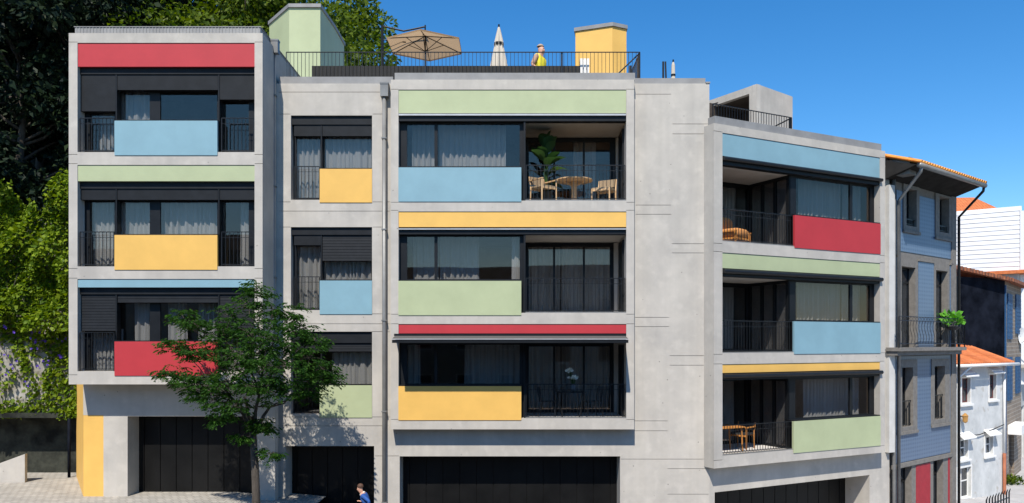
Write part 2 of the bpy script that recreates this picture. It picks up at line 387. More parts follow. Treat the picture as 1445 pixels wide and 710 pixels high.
scene.view_settings.view_transform = 'Standard'; scene.view_settings.look = 'None'; scene.view_settings.gamma = 1; scene.view_settings.use_curve_mapping = False
scene.view_settings.exposure = .34
scene.cycles.max_bounces = 8; scene.cycles.transparent_max_bounces = 24
scene.cycles.use_denoising = True

# ------------------------------------------------------------------ ground
def gz(x, y):
    q = min(max((x + 8) / 30.0, 0), 1)
    return .25 - 2.6 * q
def hill_h(x, y):
    a = min(max((-9 - x) / 9.0, 0), 1); a = a * a * (3 - 2 * a)
    b = min(max((y - 8) / 30.0, 0), 1)
    return a * (6 + 24 * b) * min(max((y - 6) / 4, 0), 1)
def sheet(name, mat, x0, x1, y0, y1, nx, ny, fn, dz=0):
    mb = MB(); vs = []
    for j in range(ny + 1):
        for i in range(nx + 1):
            x = x0 + (x1 - x0) * i / nx; y = y0 + (y1 - y0) * j / ny
            vs.append((x, y, fn(x, y) + dz))
    mb.add(vs, [(j*(nx+1)+i, j*(nx+1)+i+1, (j+1)*(nx+1)+i+1, (j+1)*(nx+1)+i) for j in range(ny) for i in range(nx)])
    return struct(mb.build(name, mat, smooth=True))
M['street'] = noisy('asphalt_street', (.045, .045, .046), (.065, .065, .066), scale=1.2, rough=.9, bump=.3, bscale=30)
M['pave_pale'] = noisy('pale_pavement', (.36, .35, .34), (.44, .43, .42), scale=1.5, rough=.9, bump=.15)
sheet('ground', M['street'], -300, 300, -300, 500, 120, 40, gz, -.25)
sheet('pavement', M['cobble'], -30, -5.5, -3.2, 9, 30, 12, gz, .012)
sheet('lane_pavement', M['pave_pale'], 5, 45, -4, 40, 40, 40, gz, .012)
hb = sheet('hill', M['soil'], -90, -8.5, 6, 90, 50, 50, lambda x, y: hill_h(x, y) + random.uniform(-.3, .3), -.1)

# ------------------------------------------------------------------ apartment building
B = thing('apartment_building', 'pale concrete apartment block with red, yellow, blue and green panels and dark balconies', 'building', (0, .38, 0))
def part(mb, name, mat, fr=A, parent=None, **kw): return mb.build(name, mat, parent or B, fr, **kw)

YL, YLB, YM, YC = -.77, -.07, .38, 0.0
GR = .014                                   # joint width
def hgroove(fr, x0, x1, py, d): u0, u1 = fr.u(x0, d), fr.u(x1, d); z = fr.z(x0, py, d); return (u0, u1, z - GR/2, z + GR/2)

def glazing(fr, u0, u1, z0, z1, d, panes, name='window', curtain=None, thick=.07, mat=None, curtain_z=None):
    "one window: frame with its panes and curtains as sub-parts"
    mb = MB().wall(u0, u1, z0, z1, panes, d, d + thick)
    wn = part(mb, name, mat or M['dark'], fr)
    for (a, b, c, e) in panes:
        MB().box(a - .01, b + .01, d + thick*.45, d + thick*.45 + .008, c - .01, e + .01).build('pane', M['glass'], wn, fr)
    for cu in curtain or []:
        a, b, c, e, dd = cu
        make_curtain(wn, fr, a, b, c, e, dd)
    return wn
CS = [0]
def make_curtain(parent, fr, u0, u1, z0, z1, d, amp=.055):
    CS[0] += 1; rn = random.Random(CS[0])
    n = max(int((u1 - u0) / .018), 4); ph = rn.uniform(0, 6); wl = rn.uniform(.16, .22)
    ps, q = [], ph
    for i in range(n + 1):
        q += 2 * math.pi * ((u1 - u0) / n) / (wl * (1 + .35 * math.sin(i * .11 + ph)))
        ps.append((u0 + (u1 - u0) * i / n, d + amp * math.sin(q) * (.75 + .25 * math.sin(i * .043 + ph * 2)) + .015 * math.sin(2.3 * q)))
    rows = [z1, (z0 + z1) / 2, z0]
    vs = [(u + .012 * k * math.sin(i * .2 + ph), dd, z) for k, z in enumerate(rows) for i, (u, dd) in enumerate(ps)]
    fs = [(k*(n+1)+i, k*(n+1)+i+1, (k+1)*(n+1)+i+1, (k+1)*(n+1)+i) for k in range(2) for i in range(n)]
    return MB().add(vs, fs).build('curtain', M['curtain'], parent, fr, smooth=True)
def blind(parent, fr, u0, u1, z0, z1, d0, d1, slats=False, name='roller_blind'):
    mb = MB()
    if slats:
        n = max(int((z1 - z0) / .075), 2); h = (z1 - z0) / n
        mb.box(u0, u1, d0 + .02, d1, z0, z1)
        for i in range(n):
            zb = z0 + i * h
            mb.add([(u0, d0 + .010, zb), (u1, d0 + .010, zb), (u1, d0 + .019, zb + h), (u0, d0 + .019, zb + h), (u0, d0 + .02, zb), (u1, d0 + .02, zb)],
                   [(0, 1, 2, 3), (0, 4, 5, 1)])
    else: mb.box(u0, u1, d0, d1, z0, z1)
    return mb.build(name, M['blind'], parent, fr)
def railing(fr, u0, u1, z0, z1, d, step=.105, name='balcony_railing', parent=None, mid=True):
    mb = MB()
    mb.box(u0, u1, d - .012, d + .022, z1 - .022, z1)
    mb.box(u0, u1, d - .008, d + .012, z0 + .05, z0 + .068)
    if mid: mb.box(u0, u1, d - .006, d + .006, z1 - .17, z1 - .158)
    n = max(int(round((u1 - u0) / step)), 2)
    for i in range(n + 1):
        u = u0 + (u1 - u0) * i / n; r = .011 if i in (0, n) else .0065
        mb.box(u - r, u + r, d - r, d + r, z0 if i in (0, n) else z0 + .06, z1 - .02)
    return part(mb, name, M['rail'], fr, parent)

# ---- left volume -------------------------------------------------------------
lx0, lx1, ltop, lbot = A.u(97, YL), A.u(370.5, YL), A.z(97, 46.8, YL), A.z(97, 542.5, YL)
ou0, ou1 = A.u(109.3, YL), A.u(359.2, YL)
zl = lambda py: A.z(97, py, YL)
lfl = [dict(top=60.5, ph=93.8, hd=102.5, floor=214.7, seam=(218, 231), pc='red', sp='blue', sy=(170.6, 219.4), rail=165.5, boxes=[(113.8, 163, 157, 0), (165, 307.5, 127, 0), (310, 359, 140.5, 0)], pane_top=(160, 129, 143)),
       dict(top=232.8, ph=255.5, hd=265, floor=376.0, seam=(379, 392.6), pc='green', sp='yellow', sy=(331.8, 380.9), rail=326.5, boxes=[(113.8, 163, 282, 0), (165, 307.5, 282, 0), (310, 359, 282, 0)], pane_top=(285, 285, 285)),
       dict(top=393.8, ph=405.5, hd=415, floor=524.0, seam=(529, 529), pc='blue', sp='red', sy=(482, 530.3), rail=468.7, boxes=[(114.5, 164, 467, 1), (165, 307.5, 427, 1), (310, 359, 467, 1)], pane_top=(469, 428, 469))]
holes = [(ou0, ou1, zl(f['floor']), zl(f['top'])) for f in lfl]
gro = []
for f in lfl:
    for s in f['seam']:
        for a, b in ((96, 109.3), (359.2, 371)): gro.append(hgroove(A, a, b, s, YL))
for a, b in ((96, 109.3), (359.2, 371)): gro.append(hgroove(A, a, b, 59.4, YL))
mb = MB().wall(lx0, lx1, lbot, ltop, holes + gro, YL, YL + .03).wall(lx0, lx1, lbot, ltop, holes, YL + .03, YL + .30)
mb.box(lx0, lx0 + .25, YL + .30, 7, lbot, ltop)                     # left flank
mb.box(lx1 - .25, lx1, YL + .30, 7, lbot, ltop)                     # right flank
mb.box(lx0 + .25, lx1 - .25, 6.75, 7, lbot, ltop)
part(mb, 'wall', M['concrete'])
mb = MB()
mb.box(lx0 + .25, lx1 - .25, YL + .30, 6.75, ltop - .35, ltop - .05)     # roof deck
mb.box(lx0 + .25, lx1 - .25, YL + .30, 6.75, lbot, lbot + .25)           # soffit slab
for f in lfl[:2]: mb.box(lx0 + .25, lx1 - .25, YL + .30, 6.75, zl(f['floor']) - .34, zl(f['floor']) - .02)
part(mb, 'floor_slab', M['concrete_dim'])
cu0, cu1 = A.u(105.8, YL + .12), A.u(367.2, YL + .12)
mb = MB(); zt = A.z(105, 37.6, YL + .12)
mb.box(cu0, cu1, YL + .12, 6.9, ltop + .003, zt - .02); mb.box(cu0 - .02, cu1 + .02, YL + .10, 6.92, zt - .02, zt)
n = int((cu1 - cu0) / .09)
for i in range(n): u = cu0 + (cu1 - cu0) * (i + .5) / n; mb.box(u - .012, u + .012, YL + .108, YL + .12, ltop + .01, zt - .02)
part(mb, 'parapet_cap', M['metal_cap'])
class Rooms:
    def __init__(s, fr): s.fr = fr
    def room(s, *a): part(MB().room(*a), 'interior_wall', M['room'], s.fr)
rooms = Rooms(A)
for f in lfl:
    pz0, pz1 = zl(f['ph']), zl(f['top'])
    part(MB().box(ou0 + .003, ou1 - .003, YL + .018, YL + .2, pz0, pz1 - .012), 'fascia_panel', M[f['pc']])
    su0, su1 = A.u(162, YL), A.u(307, YL)
    part(MB().box(su0, su1, YL - .02, YL + .06, zl(f['sy'][1]), zl(f['sy'][0])), 'spandrel_panel', M[f['sp']])
    part(MB().box(su0 + .003, su1 - .003, YL - .004, YL + .30, zl(f['sy'][0]) + .002, zl(f['sy'][0]) + .028), 'window_sill', M['dark'])
    part(MB().box(ou0 + .002, ou1 - .002, YL + .12, YL + .3, zl(f['hd']), pz0 - .003), 'window_header', M['blind'])
    D = YL + .34
    z0, z1 = zl(f['floor']) , zl(f['hd'])
    rc = lambda x0, y0, x1, y1: A.rect(x0, y0, x1, y1, D)
    pt = f['pane_top']
    fl = f['floor']; sl_ = f['sy'][0] + 0.5
    panes = [rc(126.5, pt[0], 161.5, fl - 1.5), rc(169.5, pt[1], 211.3, sl_), rc(226, pt[1], 306.5, sl_), rc(314.5, pt[2], 351, fl - 1.5)]
    dz = YL + .60
    cur = []
    for i, p in enumerate(panes):
        if f is lfl[0] and i in (2, 3): continue
        if f is lfl[0] and i == 0: cur.append((p[0] + .1, p[1] + .05, p[2], p[3] + .4, dz)); continue
        if f is lfl[2] and i == 1: cur.append((p[0] + .25, p[1] + .1, p[2] - .05, p[3] + .1, dz)); continue
        if f is lfl[2] and i == 2: cur.append((p[0] + .1, p[0] + .62, p[2] - .05, p[3] + .1, dz)); cur.append((p[1] - .6, p[1], p[2] - .05, p[3] + .1, dz)); continue
        if f is lfl[1] and i == 3: cur.append((p[1] - .3, p[1] + .1, p[2], p[3] + .1, dz)); continue
        cur.append((p[0] - .1, p[1] + .1, p[2] - .05, p[3] + .1, dz))
    wn = glazing(A, ou0 + .002, ou1 - .002, z0 + .002, z1, D, panes, curtain=cur)
    for (x0, x1, yb, sl2) in f['boxes']:
        u0, u1, b0, b1 = A.rect(x0, f['hd'] + .6, x1, yb, YL + .15)
        blind(wn, A, u0, u1, b0, b1, YL + .15, YL + .33, bool(sl2))
    for xx in (164, 308.7): u0 = A.u(xx, YL + .13); MB().box(u0 - .018, u0 + .018, YL + .13, YL + .33, z0 + .01 if xx > 300 else z0 + .01, z1 - .002).build('mullion', M['dark'], wn, A)
    for x0, x1 in ((113, 161), (313, 358)):
        railing(A, A.u(x0, YL + .05), A.u(x1, YL + .05), zl(f['floor']) + .0, zl(f['rail']), YL + .05)
    rooms.room(ou0 + .02, ou1 - .02, YL + .42, YL + 3.2, z0 - .01, z1 + .2)

# ---- left base ---------------------------------------------------------------
bx0, bx1 = A.u(117.5, YLB), A.u(388.2, YLB)
zb = lambda py: A.z(117, py, YLB)
bt = lbot + .02
g1 = (A.u(180, YLB), A.u(358, YLB), -3, zb(587.5))
mb = MB().wall(bx0, bx1, -1.5, bt, [g1, (bx0 - 1, A.u(146, YLB), -3, zb(586))], YLB, YLB + .3)
part(mb, 'base_wall', M['concrete'])
ch = [(bx0, YLB), (bx0 - 2.05, 3.25), (bx0 - 2.05, 3.6), (bx0, .3)]
mb = MB().box(bx0 + .0, A.u(146, YLB), YLB + .004, YLB + .3, -1.5, zb(586))
n = 22
for i in range(n):                                                      # ribbed chamfered flank
    p = Vector((bx0, YLB)).lerp(Vector((bx0 - 2.05, 3.25)), i / n); q = Vector((bx0, YLB)).lerp(Vector((bx0 - 2.05, 3.25)), (i + .86) / n)
    e = Vector((.25, .16)); mb.prism([tuple(q), tuple(p), tuple(p + e), tuple(q + e)], -1.5, lbot - .004)
    p2 = q; q2 = Vector((bx0, YLB)).lerp(Vector((bx0 - 2.05, 3.25)), (i + 1) / n); g = Vector((.03, .019))
    mb.prism([tuple(q2 + g), tuple(p2 + g), tuple(p2 + e), tuple(q2 + e)], -1.5, lbot - .004)
part(mb, 'base_cladding', M['yellow'])
def garage(fr, u0, u1, ztop, d, step, zbot=-3.2):
    mb = MB(); n = max(int(round((u1 - u0) / step)), 2)
    mb.box(u0, u1, d + .03, d + .06, zbot, ztop)
    for i in range(n):
        a, b = u0 + (u1 - u0) * i / n, u0 + (u1 - u0) * (i + 1) / n
        mb.box(a + .012, b - .012, d, d + .03, zbot, ztop - .006)
    return part(mb, 'garage_door', M['door'], fr)
garage(A, g1[0] - .3, g1[1] + .3, g1[3] + .2, .6, .455)
mb = MB().box(g1[0] - .2, g1[0], YLB + .3, .6, -1.5, g1[3] + .2).box(g1[1], g1[1] + .2, YLB + .3, .6, -3, g1[3] + .2).box(g1[0], g1[1], YLB + .3, .66, g1[3], g1[3] + .2)
part(mb, 'garage_reveal', M['concrete'])

# ---- main recessed wall ------------------------------------------------------
mx0, mx1 = A.u(386, YM), A.u(1001, YM)
zm = lambda py: A.z(500, py, YM)
mtop = zm(118)
cf0, cf1 = A.u(551.5, YC), A.u(895, YC)
cftop, cfbot = A.z(560, 112.5, YC), A.z(560, 606, YC)
mo = [dict(top=163, floor=282, hd=175, bx=((415, 452.5, 192, 0), (455, 525.8, 192, 0)), pt=(192.5, 192.5), sp='yellow', sy=(238.5, 286), rail=234),
      dict(top=320.5, floor=437.6, hd=331, bx=((415, 452.5, 346, 0), (455, 524, 368, 1)), pt=(347, 368), sp='blue', sy=(396, 443.5), rail=390),
      dict(top=468, floor=584, hd=484, bx=((414, 452, 496, 1), (455, 523, 496, 1)), pt=(497, 497), sp='green', sy=(543.7, 589.3), rail=538)]
mou = (A.u(410.5, YM), A.u(525, YM))
g2 = (A.u(402.5, YM), A.u(528, YM), -4, zm(629.5)); g3 = (A.u(564, YM), A.u(875, YM), -4, zm(644))
mh = [(mou[0], mou[1], zm(o['floor']), zm(o['top'])) for o in mo] + [g2, g3, (cf0 + .05, cf1 - .05, cfbot + .05, cftop - .02)]
mg = [hgroove(A, a, b, y, YM) for a, b, y in ((393, 540, 130), (393, 410, 161), (526, 540, 161), (393, 410, 285), (526, 550, 285), (393, 550, 298), (393, 410, 320.5), (526, 545, 320.5),
      (393, 410, 440), (525, 550, 443), (393, 550, 457), (525, 550, 468), (395, 550, 588.5), (395, 548, 601), (529, 563, 643.5),
      (897, 947, 133), (897, 947, 289.5), (897, 947, 302.5), (949, 1002, 175), (949, 1002, 189), (948, 1002, 344), (948, 1002, 357), (896, 944, 448), (896, 944, 461),
      (945, 1001, 502), (945, 1001, 515.5), (895, 942, 594), (895, 942, 608), (876, 1001, 648), (942, 1000, 661.5), (942, 1000, 697.5))]
mb = MB().wall(mx0, mx1, -4, mtop, mh + mg, YM, YM + .03).wall(mx0, mx1, -4, mtop, mh, YM + .03, YM + .3)
part(mb, 'wall', M['concrete'])
mb = MB(); zt = A.z(500, 108.5, YM + .06)
mb.box(A.u(393, YM), cf0 - .004, YM + .05, YM + .5, mtop + .002, zt)
part(mb, 'parapet_cap', M['metal_cap'])
zt2 = A.z(950, 110.5, YM + .06)
part(MB().box(cf1 + .004, A.u(996, YM), YM + .05, YM + .5, mtop + .002, zt2).box(A.u(996, YM), mx1 + .02, YM - .02, YM + .5, mtop + .002, mtop + .05), 'parapet_cap', M['metal_cap'])
part(MB().box(A.u(557, .06), A.u(896, .06), .05, .62, cftop + .002, A.z(600, 103, .06)), 'parapet_cap', M['metal_cap'])
DECK = 12.05
mb = MB().box(lx1, mx1, YM + .3, 9.5, DECK - .35, DECK - .3).box(lx1, mx1, .62, 9.5, DECK - .3, DECK)
for z in (zm(298) - .05, zm(457) - .05, zm(600)): mb.box(lx1, A.u(551, YM), YM + .3, 9.5, z - .1, z + .15)
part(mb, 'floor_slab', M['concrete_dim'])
part(MB().box(lx1, mx1, 9.5, 9.8, -1, DECK).box(mx1 - .25, mx1, YM + .3, 9.5, -4, DECK - .35), 'rear_wall', M['concrete'])
for o in mo:
    z0, z1 = zm(o['floor']), zm(o['top'])
    D = YM + .24
    rc = lambda x0, y0, x1, y1: A.rect(x0, y0, x1, y1, D)
    panes = [rc(418.5, o['pt'][0], 452, o['floor'] - 2), rc(457, o['pt'][1], 524.5, o['sy'][0] + .5)]
    cur = [(p[0] - .06, p[1] + .06, p[2] - .05, p[3] + .1, YM + .40) for p in panes]
    if o is mo[2]: cur = [(panes[1][0] + .2, panes[1][1] + .06, panes[1][2] - .05, panes[1][3] + .1, YM + .40)]
    wn = glazing(A, mou[0] + .002, mou[1] - .002, z0 + .002, z1 - .002, D, panes, curtain=cur)
    MB().box(mou[0] + .003, mou[1] - .003, YM + .06, D - .003, zm(o['hd']), z1 - .003).build('shutter_box', M['blind'], wn, A)
    for (x0, x1, yb, s2) in o['bx']:
        u0, u1, b0, b1 = A.rect(x0, o['hd'] + .6, x1, yb, YM + .09)
        blind(wn, A, u0, u1 if x1 < 500 else mou[1] - .004, b0, b1, YM + .09, D - .003, bool(s2))
    u0 = A.u(453.5, YM + .08); MB().box(u0 - .018, u0 + .018, YM + .08, D - .004, z0 + .01, zm(o['hd']) - .002).build('mullion', M['dark'], wn, A)
    s0, s1 = A.u(451.3, YM), mou[1] + .001
    part(MB().box(s0, s1, YM - .02, YM + .06, zm(o['sy'][1]), zm(o['sy'][0])), 'spandrel_panel', M[o['sp']])
    part(MB().box(s0 + .003, s1 - .003, YM - .004, D, zm(o['sy'][0]) + .002, zm(o['sy'][0]) + .03), 'window_sill', M['dark'])
    railing(A, A.u(415, YM + .05), A.u(450.8, YM + .05), z0, zm(o['rail']), YM + .05)
    rooms.room(mou[0] - .1, mou[1] + .1, YM + .32, YM + 3, z0 - .01, z1 + .1)
garage(A, g2[0] - .3, g2[1] + .3, g2[3] + .2, 1.07, .47)
garage(A, g3[0] - .3, g3[1] + .3, g3[3] + .2, 1.07, .48)
mb = MB()
for g in (g2, g3): mb.box(g[0] - .2, g[0], YM + .3, 1.07, -4, g[3] + .2).box(g[1], g[1] + .2, YM + .3, 1.07, -4, g[3] + .2).box(g[0], g[1], YM + .3, 1.13, g[3], g[3] + .2)
part(mb, 'garage_reveal', M['concrete'])
# rain pipes with hoppers
def rainpipe(px0, px1, pxh0, pxh1, yh0, yh1, d, zbot=-3):
    u0, u1 = A.u(px0, d), A.u(px1, d); uc, r = (u0 + u1) / 2, (u1 - u0) / 2
    zt, zh = A.z(px0, yh0, d), A.z(px0, yh1, d)
    p = part(MB().tube([(uc, d, zbot), (uc, d, zh + .02)], r, 12), 'rain_pipe', M['pipe_grey'], smooth=True)
    h0, h1 = A.u(pxh0, d), A.u(pxh1, d)
    MB().box(h0, h1, d - .1, d + .1, zh, zt).box(h0 - .012, h1 + .012, d - .112, d + .1, zt - .05, zt).build('hopper', M['pipe_grey'], p, A)
    mb = MB()
    for k in range(5): z = zh - 1.2 - k * 2.6; mb.box(uc - r - .012, uc + r + .012, d - r - .012, d + .12, z, z + .035)
    mb.build('pipe_bracket', M['pipe_grey'], p, A)
rainpipe(539.3, 545.2, 537.3, 548.3, 117.5, 137, YM - .11)
rainpipe(384.3, 388.6, 381.8, 393.3, 57, 76, YM - .11)

# ---- centre frame with loggias ----------------------------------------------
zc = lambda py: A.z(560, py, YC)
co0, co1 = A.u(562.3, YC), A.u(883.8, YC)
cfl = [dict(top=126.5, ph=159.5, bar=(161, 163.4), ceil=170.5, gl=(173.5, 235), sy=(236.5, 284.7), floor=283.2, pc='green', sp='blue', rail=232, cd=.66),
       dict(top=298.5, ph=320.3, bar=(322.6, 324.2), ceil=330.5, gl=(332.5, 394), sy=(396.5, 445), floor=441.5, pc='yellow', sp='green', rail=392, cd=.86),
       dict(top=457.3, ph=470.5, bar=None, ceil=482.5, gl=(485, 541.5), sy=(545, 593), floor=590.3, pc='red', sp='yellow', rail=542, cd=.7)]
holes = [(co0, co1, zc(f['floor']), zc(f['top'])) for f in cfl]
gro = [hgroove(A, a, b, y, YC) for y in (126, 285.5, 296.8, 443.5, 457, 592, ) for a, b in ((550, 562.3), (883.8, 896))]
mb = MB().wall(cf0, cf1, cfbot, cftop, holes + gro, YC, YC + .03).wall(cf0, cf1, cfbot, cftop, holes, YC + .03, YM + .12)
part(mb, 'wall', M['concrete'])
LB = 1.78
lg0 = A.u(741.5, YC + .1)
for k, f in enumerate(cfl):
    zf, zcl = zc(f['floor']), zc(f['ceil'])
    part(MB().box(co0 + .003, co1 - .003, .018, .25, zc(f['ph']), zc(f['top']) - .012), 'fascia_panel', M[f['pc']])
    hp = part(MB().box(co0 + .003, co1 - .003, .03, .26, zcl, zc(f['ph']) - .003), 'window_header', M['dark'])
    if f['bar']:
        MB().box(co0 + .01, co1 - .01, -.03, .028, zc(f['bar'][1]), zc(f['bar'][0])).build('awning_bar', M['silver'], hp, A)
    s1 = A.u(735.6, YC)
    part(MB().box(co0, s1, -.02, .06, zc(f['sy'][1]), zc(f['sy'][0])), 'spandrel_panel', M[f['sp']])
    part(MB().box(co0 + .003, s1 + .01, -.004, .3, zc(f['sy'][0]) + .002, zc(f['sy'][0]) + .034), 'window_sill', M['dark'])
    D = .20
    rc = lambda x0, y0, x1, y1: A.rect(x0, y0, x1, y1, D)
    panes = [rc(574.3, f['gl'][0] + 1.5, 613, f['gl'][1]), rc(617.3, f['gl'][0] + 1.5, 733.3, f['gl'][1])]
    cz = (panes[0][2] - .9, panes[0][3] + .1)
    if k == 0: cur = [(panes[0][0] + .08, panes[0][1] + .04, *cz, f['cd']), (panes[1][0] + .0, panes[1][0] + 1.95, *cz, f['cd'])]
    elif k == 1: cur = [(panes[0][0] + .1, panes[0][1] + .04, *cz, f['cd']), (panes[1][0], panes[1][0] + 1.15, *cz, f['cd']), (panes[1][1] - .22, panes[1][1] + .05, *cz, .5)]
    else: cur = [(panes[0][0] - .1, panes[0][0] + .32, *cz, f['cd']), (panes[1][0] + .75, panes[1][1] + .05, *cz, f['cd'])]
    glazing(A, co0 + .002, lg0 - .05, zf + .002, zcl + .05, D, panes, curtain=cur)
    # loggia: side of the glazed room, back windows, right flank
    part(MB().box(lg0 - .05, lg0, .06, LB, zf, zcl + .05), 'loggia_jamb', M['dark'])
    b0, b1 = lg0, A.u(868.8 if k == 0 else 866, LB)
    zbt = zcl - .02
    ps = []
    uu = [A.u(x, LB) for x in (744.8, 782, 824, 862)]
    for i in range(3): ps.append((uu[i] + .03, uu[i+1] - .03, zf + .1, zbt - .12))
    cur = [(uu[0], uu[1] + .2, zf + .04, zbt, LB + .3), (uu[1] + .25, uu[3], zf + .04, zbt, LB + .3)] if k else [(uu[2] - .3, uu[2] + .4, zf + .04, zbt, LB + .3)]
    glazing(A, b0 + .002, b1, zf + .003, zbt, LB, ps, curtain=cur)
    part(MB().box(b1, b1 + .22, LB - .06, LB + .3, zf + .003, zbt), 'loggia_pier', M['ceiling'])
    # right flank of the loggia: a dark framed side screen against a plaster wall
    part(MB().box(co1 + .004, co1 + .2, YM + .125, LB + .3, zf, zcl), 'loggia_side_wall', M['ceiling'])
    part(MB().box(co1 - .05, co1 + .003, .42, 1.28, zf + .004, zcl - .1), 'side_screen', M['dark'])
    railing(A, lg0 + .02, co1 - .03, zf + .01, zc(f['rail']), .06)
    part(MB().box(lg0, co1 + .2, .262, LB + .4, zcl, zcl + .16), 'loggia_ceiling', M['ceiling'])
    part(MB().box(lg0, co1 + .2, YM + .125, LB + .4, zf - .16, zf - .003), 'balcony_floor', M['deck'])
    part(MB().box(lg0 + .0, co1 - .003, .012, .09, zf + .001, zf + .03), 'deck_edge', M['pipe_grey'])
    rooms.room(co0 - .1, lg0 - .06, D + .08, 4.0, zf - .02, zcl + .12)
    rooms.room(lg0 - .3, co1 + .15, LB + .08, 5.5, zf - .02, zcl + .02)
# awning on the lowest loggia
f = cfl[2]; ax0, ax1 = A.u(557, 0), A.u(882.5, 0)
aw = part(MB().box(ax0, ax1, -.12, .02, zc(474.3), zc(471)), 'awning', M['dark'])
zq = A.z(700, 479.3, -1.02); q0, q1 = A.u(553.5, -1.02), A.u(886.5, -1.02)
zs = zc(474)
MB().add([(ax0 + .02, -.1, zs), (ax1 - .02, -.1, zs), (q1, -1.02, zq + .03), (q0, -1.02, zq + .03), (ax0 + .02, -.1, zs - .012), (ax1 - .02, -.1, zs - .012), (q1, -1.02, zq + .018), (q0, -1.02, zq + .018)],
         [(0, 3, 2, 1), (4, 5, 6, 7), (0, 1, 5, 4), (1, 2, 6, 5), (3, 0, 4, 7), (2, 3, 7, 6)]).build('awning_fabric', M['awning'], aw, A)
MB().box(q0, q1, -1.07, -1.02, zq + .002, zq + .026).build('front_bar', M['silver'], aw, A)
MB().box(q0, q1, -1.055, -1.03, zq - .09, zq - .006).build('valance', M['dark'], aw, A)
mb = MB()
for uu_ in (q0 + .5, q1 - .5): mb.tube([(uu_, -.1, zs - .06), (uu_ + .35, -.55, zs - .1), (uu_, -1.02, zq)], .02, 6)
mb.build('folding_arm', M['dark'], aw, A)

# ---- right wing --------------------------------------------------------------
RX, RY, RA = A.u(1001, YM), YM, 26.9
W = Frame(RX, RY, RA)
RF = -.35
r0, r1 = W.u(1007.5, RF), W.u(1249, RF)
o0, o1 = W.u(1019.5, RF), W.u(1242, RF)
rtop, rbot = W.z(1010, 174.1, RF), W.z(1008, 661.3, RF)
wz = lambda py, px=1020: W.z(px, py, RF)
rfl = [dict(top=187.4, ph=219.6, cas=226.5, ceil=231.5, floor=340.4, pc='blue', sp='red', sy=(wz(303.8, 1122), wz(349.8, 1122)), rail=None, wl=214),
       dict(top=356.3, ph=378.2, cas=386, ceil=389.5, floor=498.2, pc='green', sp='blue', sy=(wz(453.5, 1119), wz(499.6, 1119)), rail=None),
       dict(top=514.2, ph=526.5, cas=534, ceil=537, floor=643.3, pc='yellow', sp='green', sy=(wz(594.7, 1119), wz(639.6, 1119)), rail=None)]
holes = [(o0, o1, wz(f['floor']), wz(f['top'])) for f in rfl]
gro = []
for y in (186.5, 344, 355.5, 500, 513.5, 649):
    z = wz(y); gro += [(r0 - .1, o0, z - GR/2, z + GR/2), (o1, r1 + .1, z - GR/2, z + GR/2)]
mb = MB().wall(r0, r1, rbot, rtop, holes + gro, RF, RF + .03).wall(r0, r1, rbot, rtop, holes, RF + .03, .12)
part(mb, 'wall', M['concrete'], W)
rbx1 = W.u(1255, 0)
g4 = (W.u(1008.5, 0), W.u(1227, 0), -6, W.z(1008, 695, 0))
zz = W.z(1000, 697.5, 0)
mb = MB().wall(.0, rbx1, -6, rtop - .02, [g4, (r0 + .05, r1 - .05, rbot + .05, rtop + 1)], 0, .3)
part(mb, 'base_wall', M['concrete'], W)
part(MB().box(rbx1 - .25, rbx1, .3, 6, -6, rtop - .03).box(.3, rbx1, 6, 6.3, -6, rtop - .03), 'rear_wall', M['concrete'], W)
mb = MB(); ct = W.z(1010, 164, RF + .1)
mb.box(W.u(1008, RF + .1), W.u(1243, RF + .1), RF + .08, .6, rtop + .002, ct)
part(mb, 'parapet_cap', M['metal_cap'], W)
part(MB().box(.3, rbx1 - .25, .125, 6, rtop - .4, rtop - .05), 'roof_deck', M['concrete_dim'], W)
garage(W, g4[0] - .1, g4[1] + .2, g4[3] + .2, .95, .5, -6)
part(MB().box(g4[1], g4[1] + .2, .3, .95, -6, g4[3] + .2).box(g4[0], g4[1], .3, 1.0, g4[3], g4[3] + .2), 'garage_reveal', M['concrete'], W)
rroom = Rooms(W)
WB = RF + 1.9
